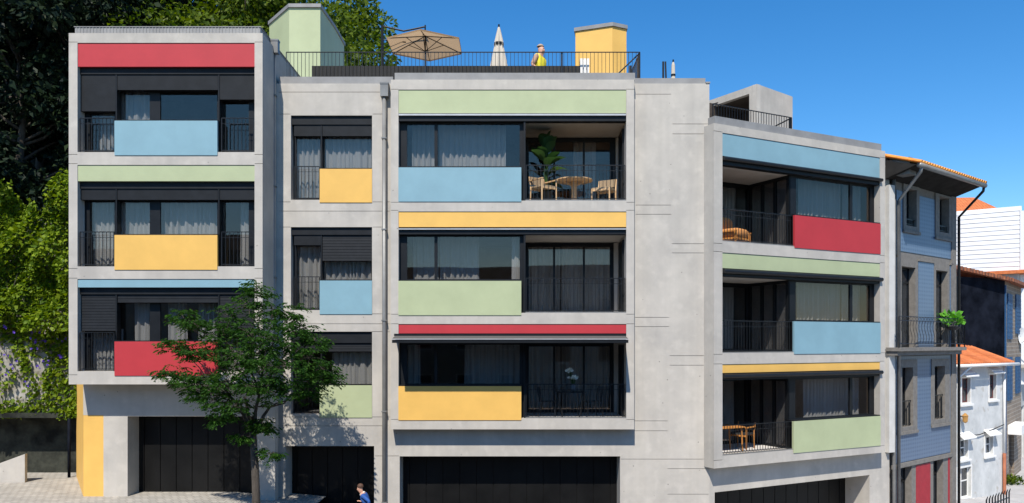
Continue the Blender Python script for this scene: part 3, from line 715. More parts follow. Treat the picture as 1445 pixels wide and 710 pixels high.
for k, f in enumerate(rfl):
    zf, zcl = wz(f['floor']), wz(f['ceil'])
    part(MB().box(o0 + .003, o1 - .003, RF + .018, RF + .25, wz(f['ph']), wz(f['top']) - .012), 'fascia_panel', M[f['pc']], W)
    hp = part(MB().box(o0 + .003, o1 - .003, RF + .03, RF + .26, zcl, wz(f['ph']) - .003), 'window_header', M['dark'], W)
    zt_, zb_ = wz(f['ph']) - .03, wz(f['cas'])
    MB().tube([(o0 + .01, RF - .05, (zt_ + zb_) / 2), (o1 + .03, RF - .05, (zt_ + zb_) / 2)], (zt_ - zb_) / 2, 14).build('awning_cassette', M['rail'], hp, W)
    s0 = W.u(1121 - .8 * k, RF)
    part(MB().box(s0, o1 + .001, RF - .02, RF + .06, f['sy'][1], f['sy'][0]), 'spandrel_panel', M[f['sp']], W)
    part(MB().box(s0, o1 - .003, RF - .004, RF + .3, f['sy'][0] + .002, f['sy'][0] + .034), 'window_sill', M['dark'], W)
    D = RF + .22
    e1 = W.u(1234, D)
    p0, p1, p2, p3 = W.u(1123.5 - .6 * k, D), W.u(1199.5, D), W.u(1203, D), W.u(1228 - .5 * k, D)
    za, zb2 = f['sy'][0] + .06, zcl - .05
    panes = [(p0, p1, za, zb2), (p2, p3, za, zb2)]
    cdd = RF + (.64, .67, .67)[k]
    cur = [(p0 + (.5 if k < 2 else .85), p1 + .1, za - .7, zb2 + .1, cdd), (p2, p3 + .1, za - .7, zb2 + .1, cdd)]
    glazing(W, s0 + .002, o1 - .002, zf + .002, zcl + .03, D, panes, curtain=cur)
    # side glazing of the room, seen across the loggia
    S = Frame(*(W.w(s0, RF + .22, 0).xy), RA + 90)
    Ls = WB - (RF + .22)
    cells = []
    for i in range(3):
        a = .10 + (Ls - .1) * i / 3; b = .10 + (Ls - .1) * (i + 1) / 3 - .09
        cells.append((a, b, zf + .08, zcl - .1))
    sw = glazing(S, 0, Ls, zf + .003, zcl - .002, -.07, cells, curtain=[(.35, .95, zf + .05, zcl - .05, -.28), (1.1, Ls, zf + .05, zcl - .05, -.28)])
    # back of the loggia
    nb = 2; cells = []
    ub0 = o0 - .06
    for i in range(nb): cells.append((ub0 + (s0 - ub0) * i / nb + .07, ub0 + (s0 - ub0) * (i + 1) / nb - .07, zf + .1, zcl - .14))
    glazing(W, ub0, s0 - .003, zf + .003, zcl - .002, WB, cells, curtain=[(ub0 + .1, s0 - .3, zf + .05, zcl - .05, WB + .3)])
    part(MB().box(ub0 - .05, ub0 - .002, .125, WB, zf, zcl), 'loggia_side_wall', M['ceiling'], W)
    railing(W, o0 + .02, s0 - .01, zf + .01, f['sy'][0] + (.0), RF + .06)
    part(MB().box(ub0, s0 + .1, RF + .262, WB + .4, zcl, zcl + .16), 'loggia_ceiling', M['ceiling'], W)
    part(MB().box(ub0, s0 + .1, .125, WB + .4, zf - .16, zf - .003), 'balcony_floor', M['deck'], W)
    part(MB().box(o0 + .002, s0, RF + .012, RF + .09, zf + .001, zf + .03), 'deck_edge', M['pipe_grey'], W)
    rroom.room(s0 + .075, rbx1 - .3, D + .08, 4.5, zf - .02, zcl + .12)
    rroom.room(ub0, s0 - .1, WB + .08, 4.5, zf - .02, zcl + .02)
# white end strip and grey pipe at the right corner of the wing
e0, e1 = W.u(1249.6, -.02), W.u(1257.5, -.02)
part(MB().box(e0, e1, -.16, -.003, W.z(1250, 638, 0), W.z(1250, 497, 0)).box(e0, e1, -.16, -.003, W.z(1250, 493, 0), W.z(1250, 262, 0)), 'white_strip', noisy('pale_strip', (.50, .49, .46), (.58, .57, .54), scale=2, rough=.8), W)
pu = W.u(1261, -.05)
part(MB().tube([(pu, -.06, -6), (pu, -.06, W.z(1261, 240, 0))], .06, 10), 'rain_pipe', M['pipe_grey'], W, smooth=True)

# ---- roof level: stair heads, rails ------------------------------------------
def px(x, y, Z): return Vector(((x - CX) / FPX * Z, Z - 22, CAM.z - (y - HY) / FPX * Z))
g = [px(380, 30, 27.4), px(408, 6, 26.0), px(452, 6, 26.0), px(472, 33, 27.7)]
poly = [(p.x, p.y) for p in g] + [(g[3].x, g[3].y + 1.6), (g[0].x, g[0].y + 1.9)]
ht = g[1].z
sb = part(MB().prism(poly, DECK + .002, ht - .12), 'stair_head', M['green'])
cpoly = []
cxm = sum(p[0] for p in poly) / 6; cym = sum(p[1] for p in poly) / 6
cpoly = [(cxm + (a - cxm) * 1.035, cym + (b - cym) * 1.035) for a, b in poly]
MB().prism(cpoly, ht - .118, ht).build('roof_cap', M['metal_cap'], sb, A)
g = [px(812, 40, 26.45), px(864, 32, 26.0), px(884, 35, 26.25)]
poly = [(g[0].x, g[0].y), (g[1].x, g[1].y), (g[2].x, g[2].y), (g[2].x + .05, g[2].y + 1.8), (g[0].x + .3, g[0].y + 1.8)]
sb = part(MB().prism(poly, DECK + .002, g[1].z - .13), 'stair_head', M['yellow'])
cxm = sum(p[0] for p in poly) / 5; cym = sum(p[1] for p in poly) / 5
MB().prism([(cxm + (a - cxm) * 1.05, cym + (b - cym) * 1.05) for a, b in poly], g[1].z - .12, g[1].z).build('roof_cap', M['metal_cap'], sb, A)
# stair head over the right wing: open portal in its left face
pl, pc, pr = px(1004, 141, 27.7), px(1068, 118.5, 26.0), px(1118.5, 137, 27.35)
T = pc.z; zr = rtop - .05
ang = math.degrees(math.atan2(pc.y - pl.y, pc.x - pl.x)); F1 = Frame(pl.x, pl.y, ang); ln = (Vector(pc.xy) - Vector(pl.xy)).length
sh = part(MB().wall(-.6, ln, zr, T, [(-.45, ln - .32, zr - 1, T - .24)], 0, .18), 'stair_head', M['concrete'], F1)
ang2 = math.degrees(math.atan2(pr.y - pc.y, pr.x - pc.x)); F2 = Frame(pc.x, pc.y, ang2); ln2 = (Vector(pr.xy) - Vector(pc.xy)).length
MB().box(.003, ln2, 0.002, .18, zr, T).box(ln2 - .18, ln2, .18, 2.2, zr, T).build('side_wall', M['concrete'], sh, F2)
MB().box(.19, ln2 - .18, .18, 2.2, T - .16, T - .01).box(.19, ln2 - .18, 2.2, 2.4, zr, T).build('roof_cap', M['concrete'], sh, F2)
MB().box(.02, ln2 - .19, 1.9, 2.19, zr, T - .17).box(ln2 - .22, ln2 - .185, .19, 1.89, zr, T - .17).box(.19, ln2 - .23, .19, 1.89, T - .2, T - .165).build('shade_lining', noisy('brown_shade_lining', (.05, .04, .033), (.075, .06, .05), scale=4, rough=.8), sh, F2)  # added dark brown boxes; the interior's shade is put into their colour
railing(W, .35, W.u(1117, .25), rtop - .2, W.z(1010, 146.5, .25), .25, name='roof_railing', mid=False)
ru = W.u(1117, .25); zt_ = W.z(1010, 146.5, .25)
mb = MB().box(ru - .04, ru + .02, .25, .33, rtop - .2, zt_ - .03)
mb.tube([(ru, .28, zt_ - .02), (ru - .9, 1.2, zt_ - .6)], .022, 6)
part(mb, 'roof_railing', M['rail'], W)
# main roof railing
RYD = 1.5
r_u0, r_u1 = A.u(404, RYD), A.u(903, RYD); rz = A.z(404, 73.2, RYD)
railing(A, r_u0, r_u1, DECK + .35, rz, RYD, step=.115, name='roof_railing', mid=False)
mb = MB()
for xx in (600, 793): u = A.u(xx, RYD); mb.box(u - .025, u + .025, RYD + .02, RYD + .07, DECK, rz - .02)
for u in (r_u1 - .02, r_u1 - .28): mb.box(u - .03, u + .04, RYD + .03, RYD + .12, DECK, rz - .03 if u > r_u1 - .1 else rz - .4)
mb.tube([(r_u1, RYD + .1, rz - .01), (A.u(866, RYD), RYD + .1, A.z(866, 109, RYD))], .022, 6)
mb.tube([(r_u1, RYD, rz - .012), (r_u1, 4.2, rz - .012)], .016, 6)
for i in range(22): y = RYD + .12 * (i + 1); mb.box(r_u1 - .007, r_u1 + .007, y - .007, y + .007, DECK, rz - .02)
part(mb, 'railing_post', M['rail'])
part(MB().box(A.u(440, 1.66), A.u(818, 1.66), 1.66, 2.4, DECK, A.z(440, 93, 1.66)), 'planter_box', noisy('black_planter', (.010, .010, .009), (.017, .016, .014), scale=5, rough=.7))
mb = MB(); v0 = A.u(818.8, 1.75)
for i in range(3): mb.box(v0 + i * .1, v0 + i * .1 + .075, 1.75, 1.95, DECK, A.z(820, 82.5, 1.75))
mb.box(v0, v0 + .275, 1.80, 1.95, DECK, A.z(820, 84, 1.75))
part(mb, 'vent_cabinet', M['white'])

# ------------------------------------------------------------------ foliage
def leaf_mesh(name, mat, P, Dr, size, width=.5, parent=None, loc=None, fold=.15):
    "one rhombic leaf per point: P base, Dr direction, size length"
    P = np.asarray(P, float); n = len(P); Dr = Dr / (np.linalg.norm(Dr, axis=1, keepdims=True) + 1e-9)
    rnd = np.random.randn(n, 3); S = np.cross(Dr, rnd); S /= (np.linalg.norm(S, axis=1, keepdims=True) + 1e-9)
    Nn = np.cross(Dr, S); sz = np.asarray(size).reshape(-1, 1) * np.ones((n, 1))
    v = np.empty((n, 4, 3)); v[:, 0] = P
    v[:, 1] = P + Dr * sz * .45 + S * sz * width * .5 + Nn * sz * fold
    v[:, 2] = P + Dr * sz
    v[:, 3] = P + Dr * sz * .45 - S * sz * width * .5 + Nn * sz * fold
    me = bpy.data.meshes.new(name)
    me.vertices.add(4 * n); me.vertices.foreach_set('co', v.reshape(-1))
    me.loops.add(4 * n); me.loops.foreach_set('vertex_index', np.arange(4 * n, dtype=np.int32))
    me.polygons.add(n); me.polygons.foreach_set('loop_start', np.arange(0, 4 * n, 4, dtype=np.int32)); me.polygons.foreach_set('loop_total', np.full(n, 4, dtype=np.int32))
    me.materials.append(mat); me.update(calc_edges=True); me.validate()
    o = bpy.data.objects.new(name, me); COL.objects.link(o)
    if loc is not None: o.location = loc
    if parent is not None: o.parent = parent
    return o
def limb(mb, p0, p1, r0, r1, rn, n=6, wob=.06):
    pts, rs = [], []
    Lg = (p1 - p0).length
    for i in range(n + 1):
        s = i / n; q = p0.lerp(p1, s)
        if 0 < i < n: q = q + Vector((rn.uniform(-1, 1), rn.uniform(-1, 1), rn.uniform(-.5, .5))) * wob * Lg * .5
        pts.append(q); rs.append(r0 + (r1 - r0) * s)
    mb.tube(pts, rs, 8); return pts

# ---- street tree ---------------------------------------------------------------
def street_tree():
    rn = random.Random(3)
    TY = -1.85; Z = TY + 22
    base = Vector(((361 - CX) / FPX * Z, TY, gz(-6.6, 0)))
    root = thing('street_tree', 'small dark green deciduous tree with a slender trunk in front of the garage', 'tree', base)
    def P(x, y, dy=0): q = px(x, y, Z + dy); return q - base
    mb = MB()
    fork = P(357, 610)
    trunk = [Vector((0, 0, -.15)), P(361.5, 700), P(360, 660), fork]
    mb.tube(trunk, [.125, .10, .095, .085], 10)
    mb.tube([P(361, 640), P(352, 600), P(340, 575)], [.05, .045, .035], 8)
    tips = []
    # crown clusters read off the photo: x, y, depth offset, radius px
    cl = [(362, 408, 0, 20), (352, 432, .1, 28), (385, 438, -.2, 26), (408, 448, .0, 26), (325, 450, -.2, 26), (352, 470, -.5, 30), (385, 478, -.7, 30), (420, 470, -.1, 28), (445, 480, .1, 22),
          (437, 505, -.3, 28), (460, 535, .2, 20), (455, 520, -.2, 20), (405, 515, -.8, 30), (370, 515, -.9, 30), (335, 500, -.7, 30), (310, 475, -.3, 24), (300, 500, -.4, 26), (258, 447, -.2, 18), (273, 455, -.3, 17), (247, 487, -.3, 17), (270, 500, -.4, 20),
          (236, 528, -.5, 17), (262, 535, -.5, 22), (292, 535, -.6, 26), (320, 540, -.8, 26), (300, 565, -.7, 20), (328, 575, -.7, 20), (275, 553, -.5, 16), (310, 588, -.6, 14), (385, 545, -.7, 24), (418, 545, -.4, 22), (440, 555, -.1, 18), (362, 550, -.9, 22), (345, 515, -.2, 30), (395, 500, .0, 30),
          (376, 605, -.2, 12), (383, 640, -.2, 11), (366, 596, -.1, 11), (340, 617, -.3, 8)]
    mids = [P(345, 560, .1), P(366, 555, -.1), P(380, 575, .1), P(352, 520, -.3), P(390, 520, -.2), P(325, 560, -.3), P(372, 500, .1)]
    for m_ in mids[:3] + [mids[5]]: limb(mb, fork, m_, .055, .035, rn)
    limb(mb, mids[1], mids[3], .035, .025, rn); limb(mb, mids[1], mids[4], .035, .025, rn); limb(mb, mids[1], mids[6], .035, .022, rn)
    Pn, Dn, Sn = [], [], []
    for (x, y, dy, r) in cl:
        dy = min(dy, .35); c = P(x, y, dy * 1.0); rr = r * (.80 if x < 300 else .86 if x > 415 else .95) / FPX * Z
        if y < 590:
            m_ = min(mids, key=lambda q: (q - c).length + (0 if q.z < c.z + .1 else 1.0))
        else: m_ = P(361, y - 2)
        limb(mb, m_, c, .022, .008, rn, 5, .12)
        nt_ = int(11 + r * .9)
        for i in range(nt_):
            d_ = Vector((rn.gauss(0, 1), rn.gauss(0, .85), rn.gauss(0, .72)))
            d_ = d_.normalized() * rr * (rn.random() ** .45) * 1.06
            tip = c + d_
            if rn.random() < .5: mb.tube([c.lerp(tip, .15), c.lerp(tip, .6) + Vector((0, 0, .03)), tip], [.006, .004, .003], 4, False)
            out = Vector((d_.x, d_.y, 0)); out = out.normalized() if out.length > .01 else Vector((1, 0, 0))
            az = math.atan2(out.y, out.x) + rn.uniform(-.9, .9)
            # two or three drooping compound sprays at the tip
            for k in range(rn.randint(2, 3)):
                a2 = az + rn.uniform(-1.3, 1.3); dirh = Vector((math.cos(a2), math.sin(a2), rn.uniform(-.25, .2)))
                Lr = rn.uniform(.13, .25)
                side = Vector((-dirh.y, dirh.x, 0))
                for j in range(5):
                    s = (j + .6) / 5; pt = tip + dirh * Lr * s + Vector((0, 0, -.22 * Lr * s * s * 2))
                    for sg in (-1, 1):
                        Pn.append(pt); dd = side * sg * .9 + dirh * .45 + Vector((0, 0, rn.uniform(-.75, -.1))); Dn.append(dd); Sn.append(rn.uniform(.06, .11))
                Pn.append(tip + dirh * Lr); Dn.append(dirh + Vector((0, 0, -.5))); Sn.append(.12)
    mb.build('trunk', M['bark'], root, smooth=True)
    leaf_mesh('crown', M['leaf_street'], np.array([tuple(p) for p in Pn]), np.array([tuple(d) for d in Dn]), np.array(Sn), .36, root, fold=.06)
    return root
street_tree()

# ---- background trees -----------------------------------------------------------
def bg_tree(name, label, cat, group, mat, loc, h, rad, seed, nleaf, lsize, clumps=34):
    rn = random.Random(seed); rs = np.random.RandomState(seed)
    root = thing(name, label, cat, loc, 0, group)
    mb = MB(); cz = h * .60; ch = h * .40
    top = Vector((rn.uniform(-.4, .4), rn.uniform(-.4, .4), h * .8))
    limb(mb, Vector((0, 0, -.6)), top, .05 * rad + .12, .05, rn, 8, .02)
    P_, D_ = [], []
    for i in range(clumps):
        a = rn.uniform(0, 6.283); b = math.asin(rn.uniform(-.95, .98)); q = rn.uniform(.55, 1.0)
        c = Vector((math.cos(a) * math.cos(b) * rad * q, math.sin(a) * math.cos(b) * rad * q, cz + math.sin(b) * ch * q))
        limb(mb, Vector((top.x * .5, top.y * .5, max(c.z - rad * .5, h * .18))), c, .07, .02, rn, 4, .08)
        cr = rad * rn.uniform(.26, .42); k = nleaf // clumps
        d = rs.randn(k, 3); d /= np.linalg.norm(d, axis=1, keepdims=True); d *= cr * (rs.rand(k, 1) ** .35); d[:, 2] *= .7
        P_.append(np.array(c) + d); dd = d / cr + rs.randn(k, 3) * .5; dd[:, 2] -= .35; D_.append(dd)
    P_ = np.concatenate(P_); D_ = np.concatenate(D_)
    mb.build('trunk', M['bark'], root, smooth=True)
    leaf_mesh('crown', mat, P_, D_, np.abs(rs.normal(lsize, lsize * .25, len(P_))), .55, root)
    return root
def plant_tree(proto, x, y, z, s, rz, label=None):
    c = copy_tree(proto); c.location = (x, y, z); c.rotation_euler = (0, 0, rz); c.scale = (s, s, s * random.uniform(.92, 1.1))
    if label: c['label'] = label
    return c
def groundz(x, y): return max(hill_h(x, y), gz(x, y)) - .1
G_D, L_D = 'dark evergreens on the hillside', 'tall black-green evergreen in the dense shaded wood at upper left'
def xat(pxl, y): return (pxl - CX) / FPX * (y + 22)
y = 9.5; x = xat(30, y)
dark = bg_tree('evergreen_tree', L_D, 'tree', G_D, M['leaf_dark'], (x, y, groundz(x, y)), 13, 3.6, 11, 15000, .26)
for (pp, y, s) in ((-70, 10, 1.0), (120, 11, 1.05), (205, 12.5, 1.1), (60, 15, 1.25), (-30, 16, 1.3), (160, 17, 1.25), (260, 17, 1.1), (320, 13.5, .92), (90, 22, 1.35), (230, 23, 1.25), (0, 24, 1.4)):
    x = xat(pp, y); plant_tree(dark, x, y, groundz(x, y), s, random.uniform(0, 6))
G_L = 'sunlit trees behind the roof'
y = 15; x = xat(420, y)
lit = bg_tree('broadleaf_tree', 'sunlit yellow-green tree behind the pale green stair head on the roof', 'tree', G_L, M['leaf_lit'], (x, y, 4.8), 16, 4.3, 21, 26000, .25, 46)
x = xat(470, 16.5); plant_tree(lit, x, 16.5, 2.2, .96, 1.3, 'sunlit tree just left of the open parasol, lowest crown on the skyline')
x = xat(352, 13); plant_tree(lit, x, 13, 5.0, .95, 2.9, 'sunlit tree rising directly over the right half of the red panel roof edge')
x = xat(452, 21); plant_tree(lit, x, 21, 5.0, 1.1, 4.1, 'tall sunlit tree behind the others, right of the green stair head')
x = xat(285, 12); plant_tree(lit, x, 12, 5.5, .9, 5.2, 'sunlit tree half lost among dark evergreens above the red panel')
# ---- retaining wall, ivy, lower wall -------------------------------------------
IY = 3.2
wz0, wz1 = 4.6 - 100 * 25.2 / 1100, 4.6 + 170 * 25.2 / 1100
rw = MB()
xs = [-30 + i * .5 for i in range(33)]
rnw = random.Random(5)
rw.box(-30, -14.15, IY, IY + 2.6, wz0, wz1)
o = rw.build('retaining_wall', M['ret_wall']); tag(o, 'tall old stone retaining wall with peeling plaster under hanging ivy', 'wall')
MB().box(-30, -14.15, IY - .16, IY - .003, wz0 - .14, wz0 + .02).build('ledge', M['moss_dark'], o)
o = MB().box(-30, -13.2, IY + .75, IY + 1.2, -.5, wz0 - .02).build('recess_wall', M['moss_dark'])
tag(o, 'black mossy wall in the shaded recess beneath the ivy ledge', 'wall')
pp_ = px(97.5, 600, 25.0); o = MB().tube([(pp_.x, pp_.y, .2), (pp_.x, pp_.y, wz0 - .14)], .045, 10).build('metal_post', M['near_black'], smooth=True); tag(o, 'slim dark metal post at the right end of the black recess', 'post')
rs = np.random.RandomState(9)
n = 30000
X = -22 + rs.rand(n * 3) * 8.1; Zv = 2.2 + rs.rand(n * 3) * 9.4
lump = (np.sin(X * 2.1 + 1.3 * np.sin(Zv * 1.7)) + np.sin(Zv * 2.9 + X * .9) + np.sin(X * 4.7 - Zv * 3.1) * .6)
dens = np.where(Zv > 5.0, 1.0, np.clip(.17 + .12 * lump + .5 * np.clip(np.sin(X * 4.3 + 1.2 * np.sin(Zv * 1.6)), 0, 1) ** 2 + (Zv - 4.0) * .30, .03, 1))
dens = np.where(Zv < 2.75, .55 + .2 * lump, dens)
dens = np.where((X > -15.1) & (Zv < 5), np.maximum(dens, .45 + .2 * lump), dens)
ztop_ = 9.6 + .55 * np.sin(X * 1.3) + .4 * np.sin(X * 3.1 + 1) + .25 * np.sin(X * 7.3)
keep = (rs.rand(n * 3) < dens * .55) & (Zv < ztop_); X, Zv, lump = X[keep], Zv[keep], lump[keep]
thick = np.where(Zv > 5, .42 + .26 * lump, .10 + .05 * lump)
Yv = IY - .02 - np.clip(thick, .03, 1) * rs.rand(len(X)) ** .5
D_ = np.stack([rs.randn(len(X)) * .6, -.45 - rs.rand(len(X)) * .5, -.5 + rs.randn(len(X)) * .45], 1)
ivy = thing('ivy', 'bright green ivy with violet flowers hanging over the retaining wall', 'climbing plant', (-17, IY, 2))
off = np.array((-17, IY, 2))
leaf_mesh('foliage', M['leaf_ivy'], np.stack([X, Yv, Zv], 1) - off, D_, np.abs(rs.normal(.14, .035, len(X))), .75, ivy)
mb = MB()
for i in range(26):
    x = rs.uniform(-22, -14.6); z = rs.uniform(5.2, 9.5); mb.tube([(x + 17, -.05 - rs.rand() * .2, z - 2), (x + 17 + rs.uniform(-.5, .5), -.2 - rs.rand() * .2, z - 2 - rs.uniform(.6, 1.2)), (x + 17 + rs.uniform(-.9, .9), -.2, z - 2 - rs.uniform(1.3, 2.4))], .012, 5)
mb.build('stem', M['bark'], ivy)
fx, fz = [], []
for i in range(60):
    cx_, cz_ = rs.uniform(-20, -14.3), rs.choice([rs.uniform(3.0, 5.2), rs.uniform(4.4, 6.2)])
    for k in range(rs.randint(1, 5)): fx.append(cx_ + rs.randn() * .10); fz.append(cz_ + rs.randn() * .08)
FP, FD = [], []
for x, z in zip(fx, fz):
    y = IY - .42 if z > 4.8 else IY - .22
    for k in range(5):
        a = k * 1.2566; FP.append((x, y, z)); FD.append((math.cos(a), -.35, math.sin(a)))
leaf_mesh('blossoms', M['flower'], np.array(FP) - off, np.array(FD), np.full(len(FP), .055), .8, ivy)
# low concrete planter wall, bottom left
pl_ = [px(35.5, 640, 24.3), px(30, 648, 23.3), px(0, 655, 22.9), px(-60, 655, 22.9)]
wy_ = 24.1 - 22; xa_, xb_ = (35 - CX) / FPX * 24.1, (-70 - CX) / FPX * 24.1
o = MB().add([(xb_, wy_, 0), (xa_, wy_, 0), (xa_, wy_, 1.14), (xb_, wy_, .3), (xb_, wy_ + .25, 0), (xa_ - .06, wy_ + .22, 0), (xa_ - .06, wy_ + .22, 1.14), (xb_, wy_ + .25, .3)],
    [(0, 1, 2, 3), (7, 6, 5, 4), (1, 5, 6, 2), (3, 2, 6, 7), (0, 3, 7, 4), (0, 4, 5, 1)]).build('low_wall', M['concrete'])
tag(o, 'low pale concrete wall with sloping top on the cobbles at lower left', 'wall')

# ------------------------------------------------------------------ blue tiled house
HO = px(1262, HY, 26.0); Hs = Frame(HO.x, HO.y, 39.0)
H = thing('tiled_house', 'narrow old townhouse faced in blue tiles with iron balcony and grey stone trim', 'house', (HO.x, HO.y, gz(HO.x, HO.y)))
def hp(mb, name, mat, fr=Hs, parent=None, **k): return mb.build(name, mat, parent or H, fr, **k)
hu = lambda x, d=0: Hs.u(x, d)
hz = lambda y, x=1265, d=0: Hs.z(x, y, d)
h1 = hu(1347.5)
wins = [  # opening rect: x0,x1,ytop,ybot (at left edge px), surround rect
    dict(o=(1277, 1291.5, 265, 318), s=(1273, 1295.5, 259, 328), bar=True), dict(o=(1324, 1337.5, 277, 327), s=(1318.5, 1341, 272.5, 337.5), bar=True),
    dict(o=(1272.5, 1292, 375.5, 491), s=None), dict(o=(1321, 1337.5, 381, 490), s=None),
    dict(o=(1271, 1286.5, 519, 603), s=(1265.3, 1292.5, 508, 614.5)), dict(o=(1317, 1331.5, 517, 592.5), s=(1313, 1338.5, 507, 603.5)),
    dict(o=(1268, 1286.5, 662, 790), s=None), dict(o=(1317, 1331, 651, 770), s=None)]
hh = []
for w_ in wins:
    x0, x1, ya, yb = w_['o']; w_['r'] = (hu(x0), hu(x1), hz(yb, x0), hz(ya, x0)); hh.append(w_['r'])
ztop = hz(238)
hp(MB().wall(.0, h1, -4.5, ztop, hh, 0, .35), 'wall', M['stone_grey'])
hp(MB().box(.0, h1, 6.5, 6.8, -4.5, ztop).box(h1 - .3, h1, .35, 6.5, -4.5, ztop).box(.0, .3, .35, 6.5, -4.5, ztop), 'rear_wall', M['wall_white'])
for i, w_ in enumerate(wins):
    u0, u1, z0, z1 = w_['r']; um = (u0 + u1) / 2
    top_t = z1 - .55
    panes = [(u0 + .07, um - .03, z0 + .08, top_t), (um + .03, u1 - .07, z0 + .08, top_t), (u0 + .07, u1 - .07, top_t + .07, z1 - .07)]
    wn = hp(MB().wall(u0 + .001, u1 - .001, z0 + .001, z1 - .001, panes, .22, .28), 'door' if i in (6, 7, 2, 3) else 'window', M['dark'])
    for p in panes: MB().box(p[0] - .01, p[1] + .01, .25, .258, p[2] - .01, p[3] + .01).build('pane', M['glass_dark'], wn, Hs)
    if w_['s']:
        x0, x1, ya, yb = w_['s']; r_ = (hu(x0), hu(x1), hz(yb, x0), hz(ya, x0))
        MB().wall(*r_, [(u0, u1, z0, z1)], -.05, -.001).box(r_[0] - .03, r_[1] + .03, -.09, -.051, r_[2], r_[2] + .1).build('surround', M['stone_grey'], wn, Hs)
        w_['sr'] = r_
    if w_.get('bar') or i in (4, 5):
        mb = MB(); zz1 = z0 + (.22 if i < 2 else .85)
        mb.box(u0, u1, .02, .04, zz1, zz1 + .03); mb.box(u0, u1, .02, .04, z0 + .06, z0 + .08)
        for k in range(7): u = u0 + (u1 - u0) * (k + .5) / 7; mb.box(u - .008, u + .008, .022, .038, z0, zz1)
        MB.build(mb, 'window_rail', M['rail'], wn, Hs)
tl = [((hu(1264.5), hu(1343.5), hz(353.5), hz(268)), [w_['sr'] for w_ in wins[:2]]),
      ((hu(1263), hu(1340.5), hz(654), hz(503)), [w_['sr'] for w_ in wins[4:6]]),
      ((hu(1295.5), hu(1317), hz(500, 1295), hz(369, 1295)), []), ((hu(1264.5), hu(1268.3), hz(500), hz(363)), []), ((hu(1340), hu(1343.8), hz(498, 1340), hz(374, 1340)), [])]
for r_, hl in tl: hp(MB().wall(*r_, hl, -.018, -.001), 'tile_panel', M['tile'])
for x0, x1, y in ((1295, 1317.6, 368), (1264, 1268.6, 362.5), (1339.5, 1344, 373.5)): hp(MB().box(hu(x0), hu(x1), -.05, -.001, hz(y, x0) - .01, hz(y, x0) + .06), 'stone_moulding', M['stone_grey'])
hp(MB().box(-.2, h1 - .3, -.06, -.001, hz(661), hz(655)), 'stone_moulding', M['stone_grey'])
for x0, x1, y in ((1292.5, 1312.5, 657), (1261.3, 1263.5, 664), (1337.7, 1340, 646)):
    hp(MB().box(hu(x0), hu(x1), -.012, .05, -4.5, hz(y, x0)), 'red_board', M['red_wood'])
hp(MB().box(hu(1341.5), h1 + .01, -.05, -.001, -4.5, hz(250)), 'corner_pilaster', M['stone_grey'])
# eaves, gutter, roof
ge = -1.05
gu0, gu1 = hu(1297, ge), hu(1390, ge); gzv = Hs.z(1297, 232.5, ge)
gt = hp(MB().tube([(gu0, ge, gzv), (gu1, ge, gzv)], .085, 12), 'gutter', M['pipe_grey'], smooth=True)
MB().tube([(hu(1300, ge), ge, gzv - .05), (hu(1300, ge), ge + .02, gzv - .2), (.02, -.14, gzv - .95), (.02, -.14, -4.5)], .055, 10).build('downpipe', M['pipe_grey'], gt, Hs, smooth=True)
MB().tube([(gu1 - .1, ge, gzv - .05), (gu1 - .1, ge + .02, gzv - .2), (h1 + .1, -.1, gzv - 1.0), (h1 + .1, -.1, -4.5)], .05, 10).build('downpipe', M['rail'], gt, Hs, smooth=True)
ru0, ru1, sl_ = gu0 - .05, gu1 + .02, .36
hp(MB().add([(ru0, ge + .05, gzv + .02), (ru1, ge + .05, gzv + .02), (ru1, .0, gzv - .28), (ru0, .0, gzv - .28), (ru0, .0, gzv + .3), (ru1, 0, gzv + .3)],
            [(0, 3, 2, 1), (0, 1, 5, 4), (1, 2, 5), (0, 4, 3), (2, 3, 4, 5)]), 'eave_soffit', noisy('soffit_boards', (.022, .021, .02), (.035, .034, .032), scale=3, rough=.9, spec=.05))
rfm = MB()
nT = int((ru1 - ru0) / .19)
def rz_(d): return gzv + .09 + (d - ge) * sl_
rfm.add([(ru0, ge - .04, rz_(ge) - .02), (ru1, ge - .04, rz_(ge) - .02), (ru1, 2.8, rz_(2.8) - .02), (ru0, 2.8, rz_(2.8) - .02), (ru0, 6.8, rz_(2.8) - 1.4), (ru1, 6.8, rz_(2.8) - 1.4)], [(0, 1, 2, 3), (3, 2, 5, 4)])
for i in range(nT):
    u = ru0 + (ru1 - ru0) * (i + .5) / nT
    rfm.tube([(u, ge - .07, rz_(ge) + .0), (u, 2.75, rz_(2.75) + .0)], .062, 8)
hp(rfm, 'roof', M['roof_tile_pale'])
cu_ = -.45
hp(MB().box(cu_, .02, -.7, .4, gzv - .2, rz_(-.7) + .12), 'parapet_end', M['pipe_grey'])
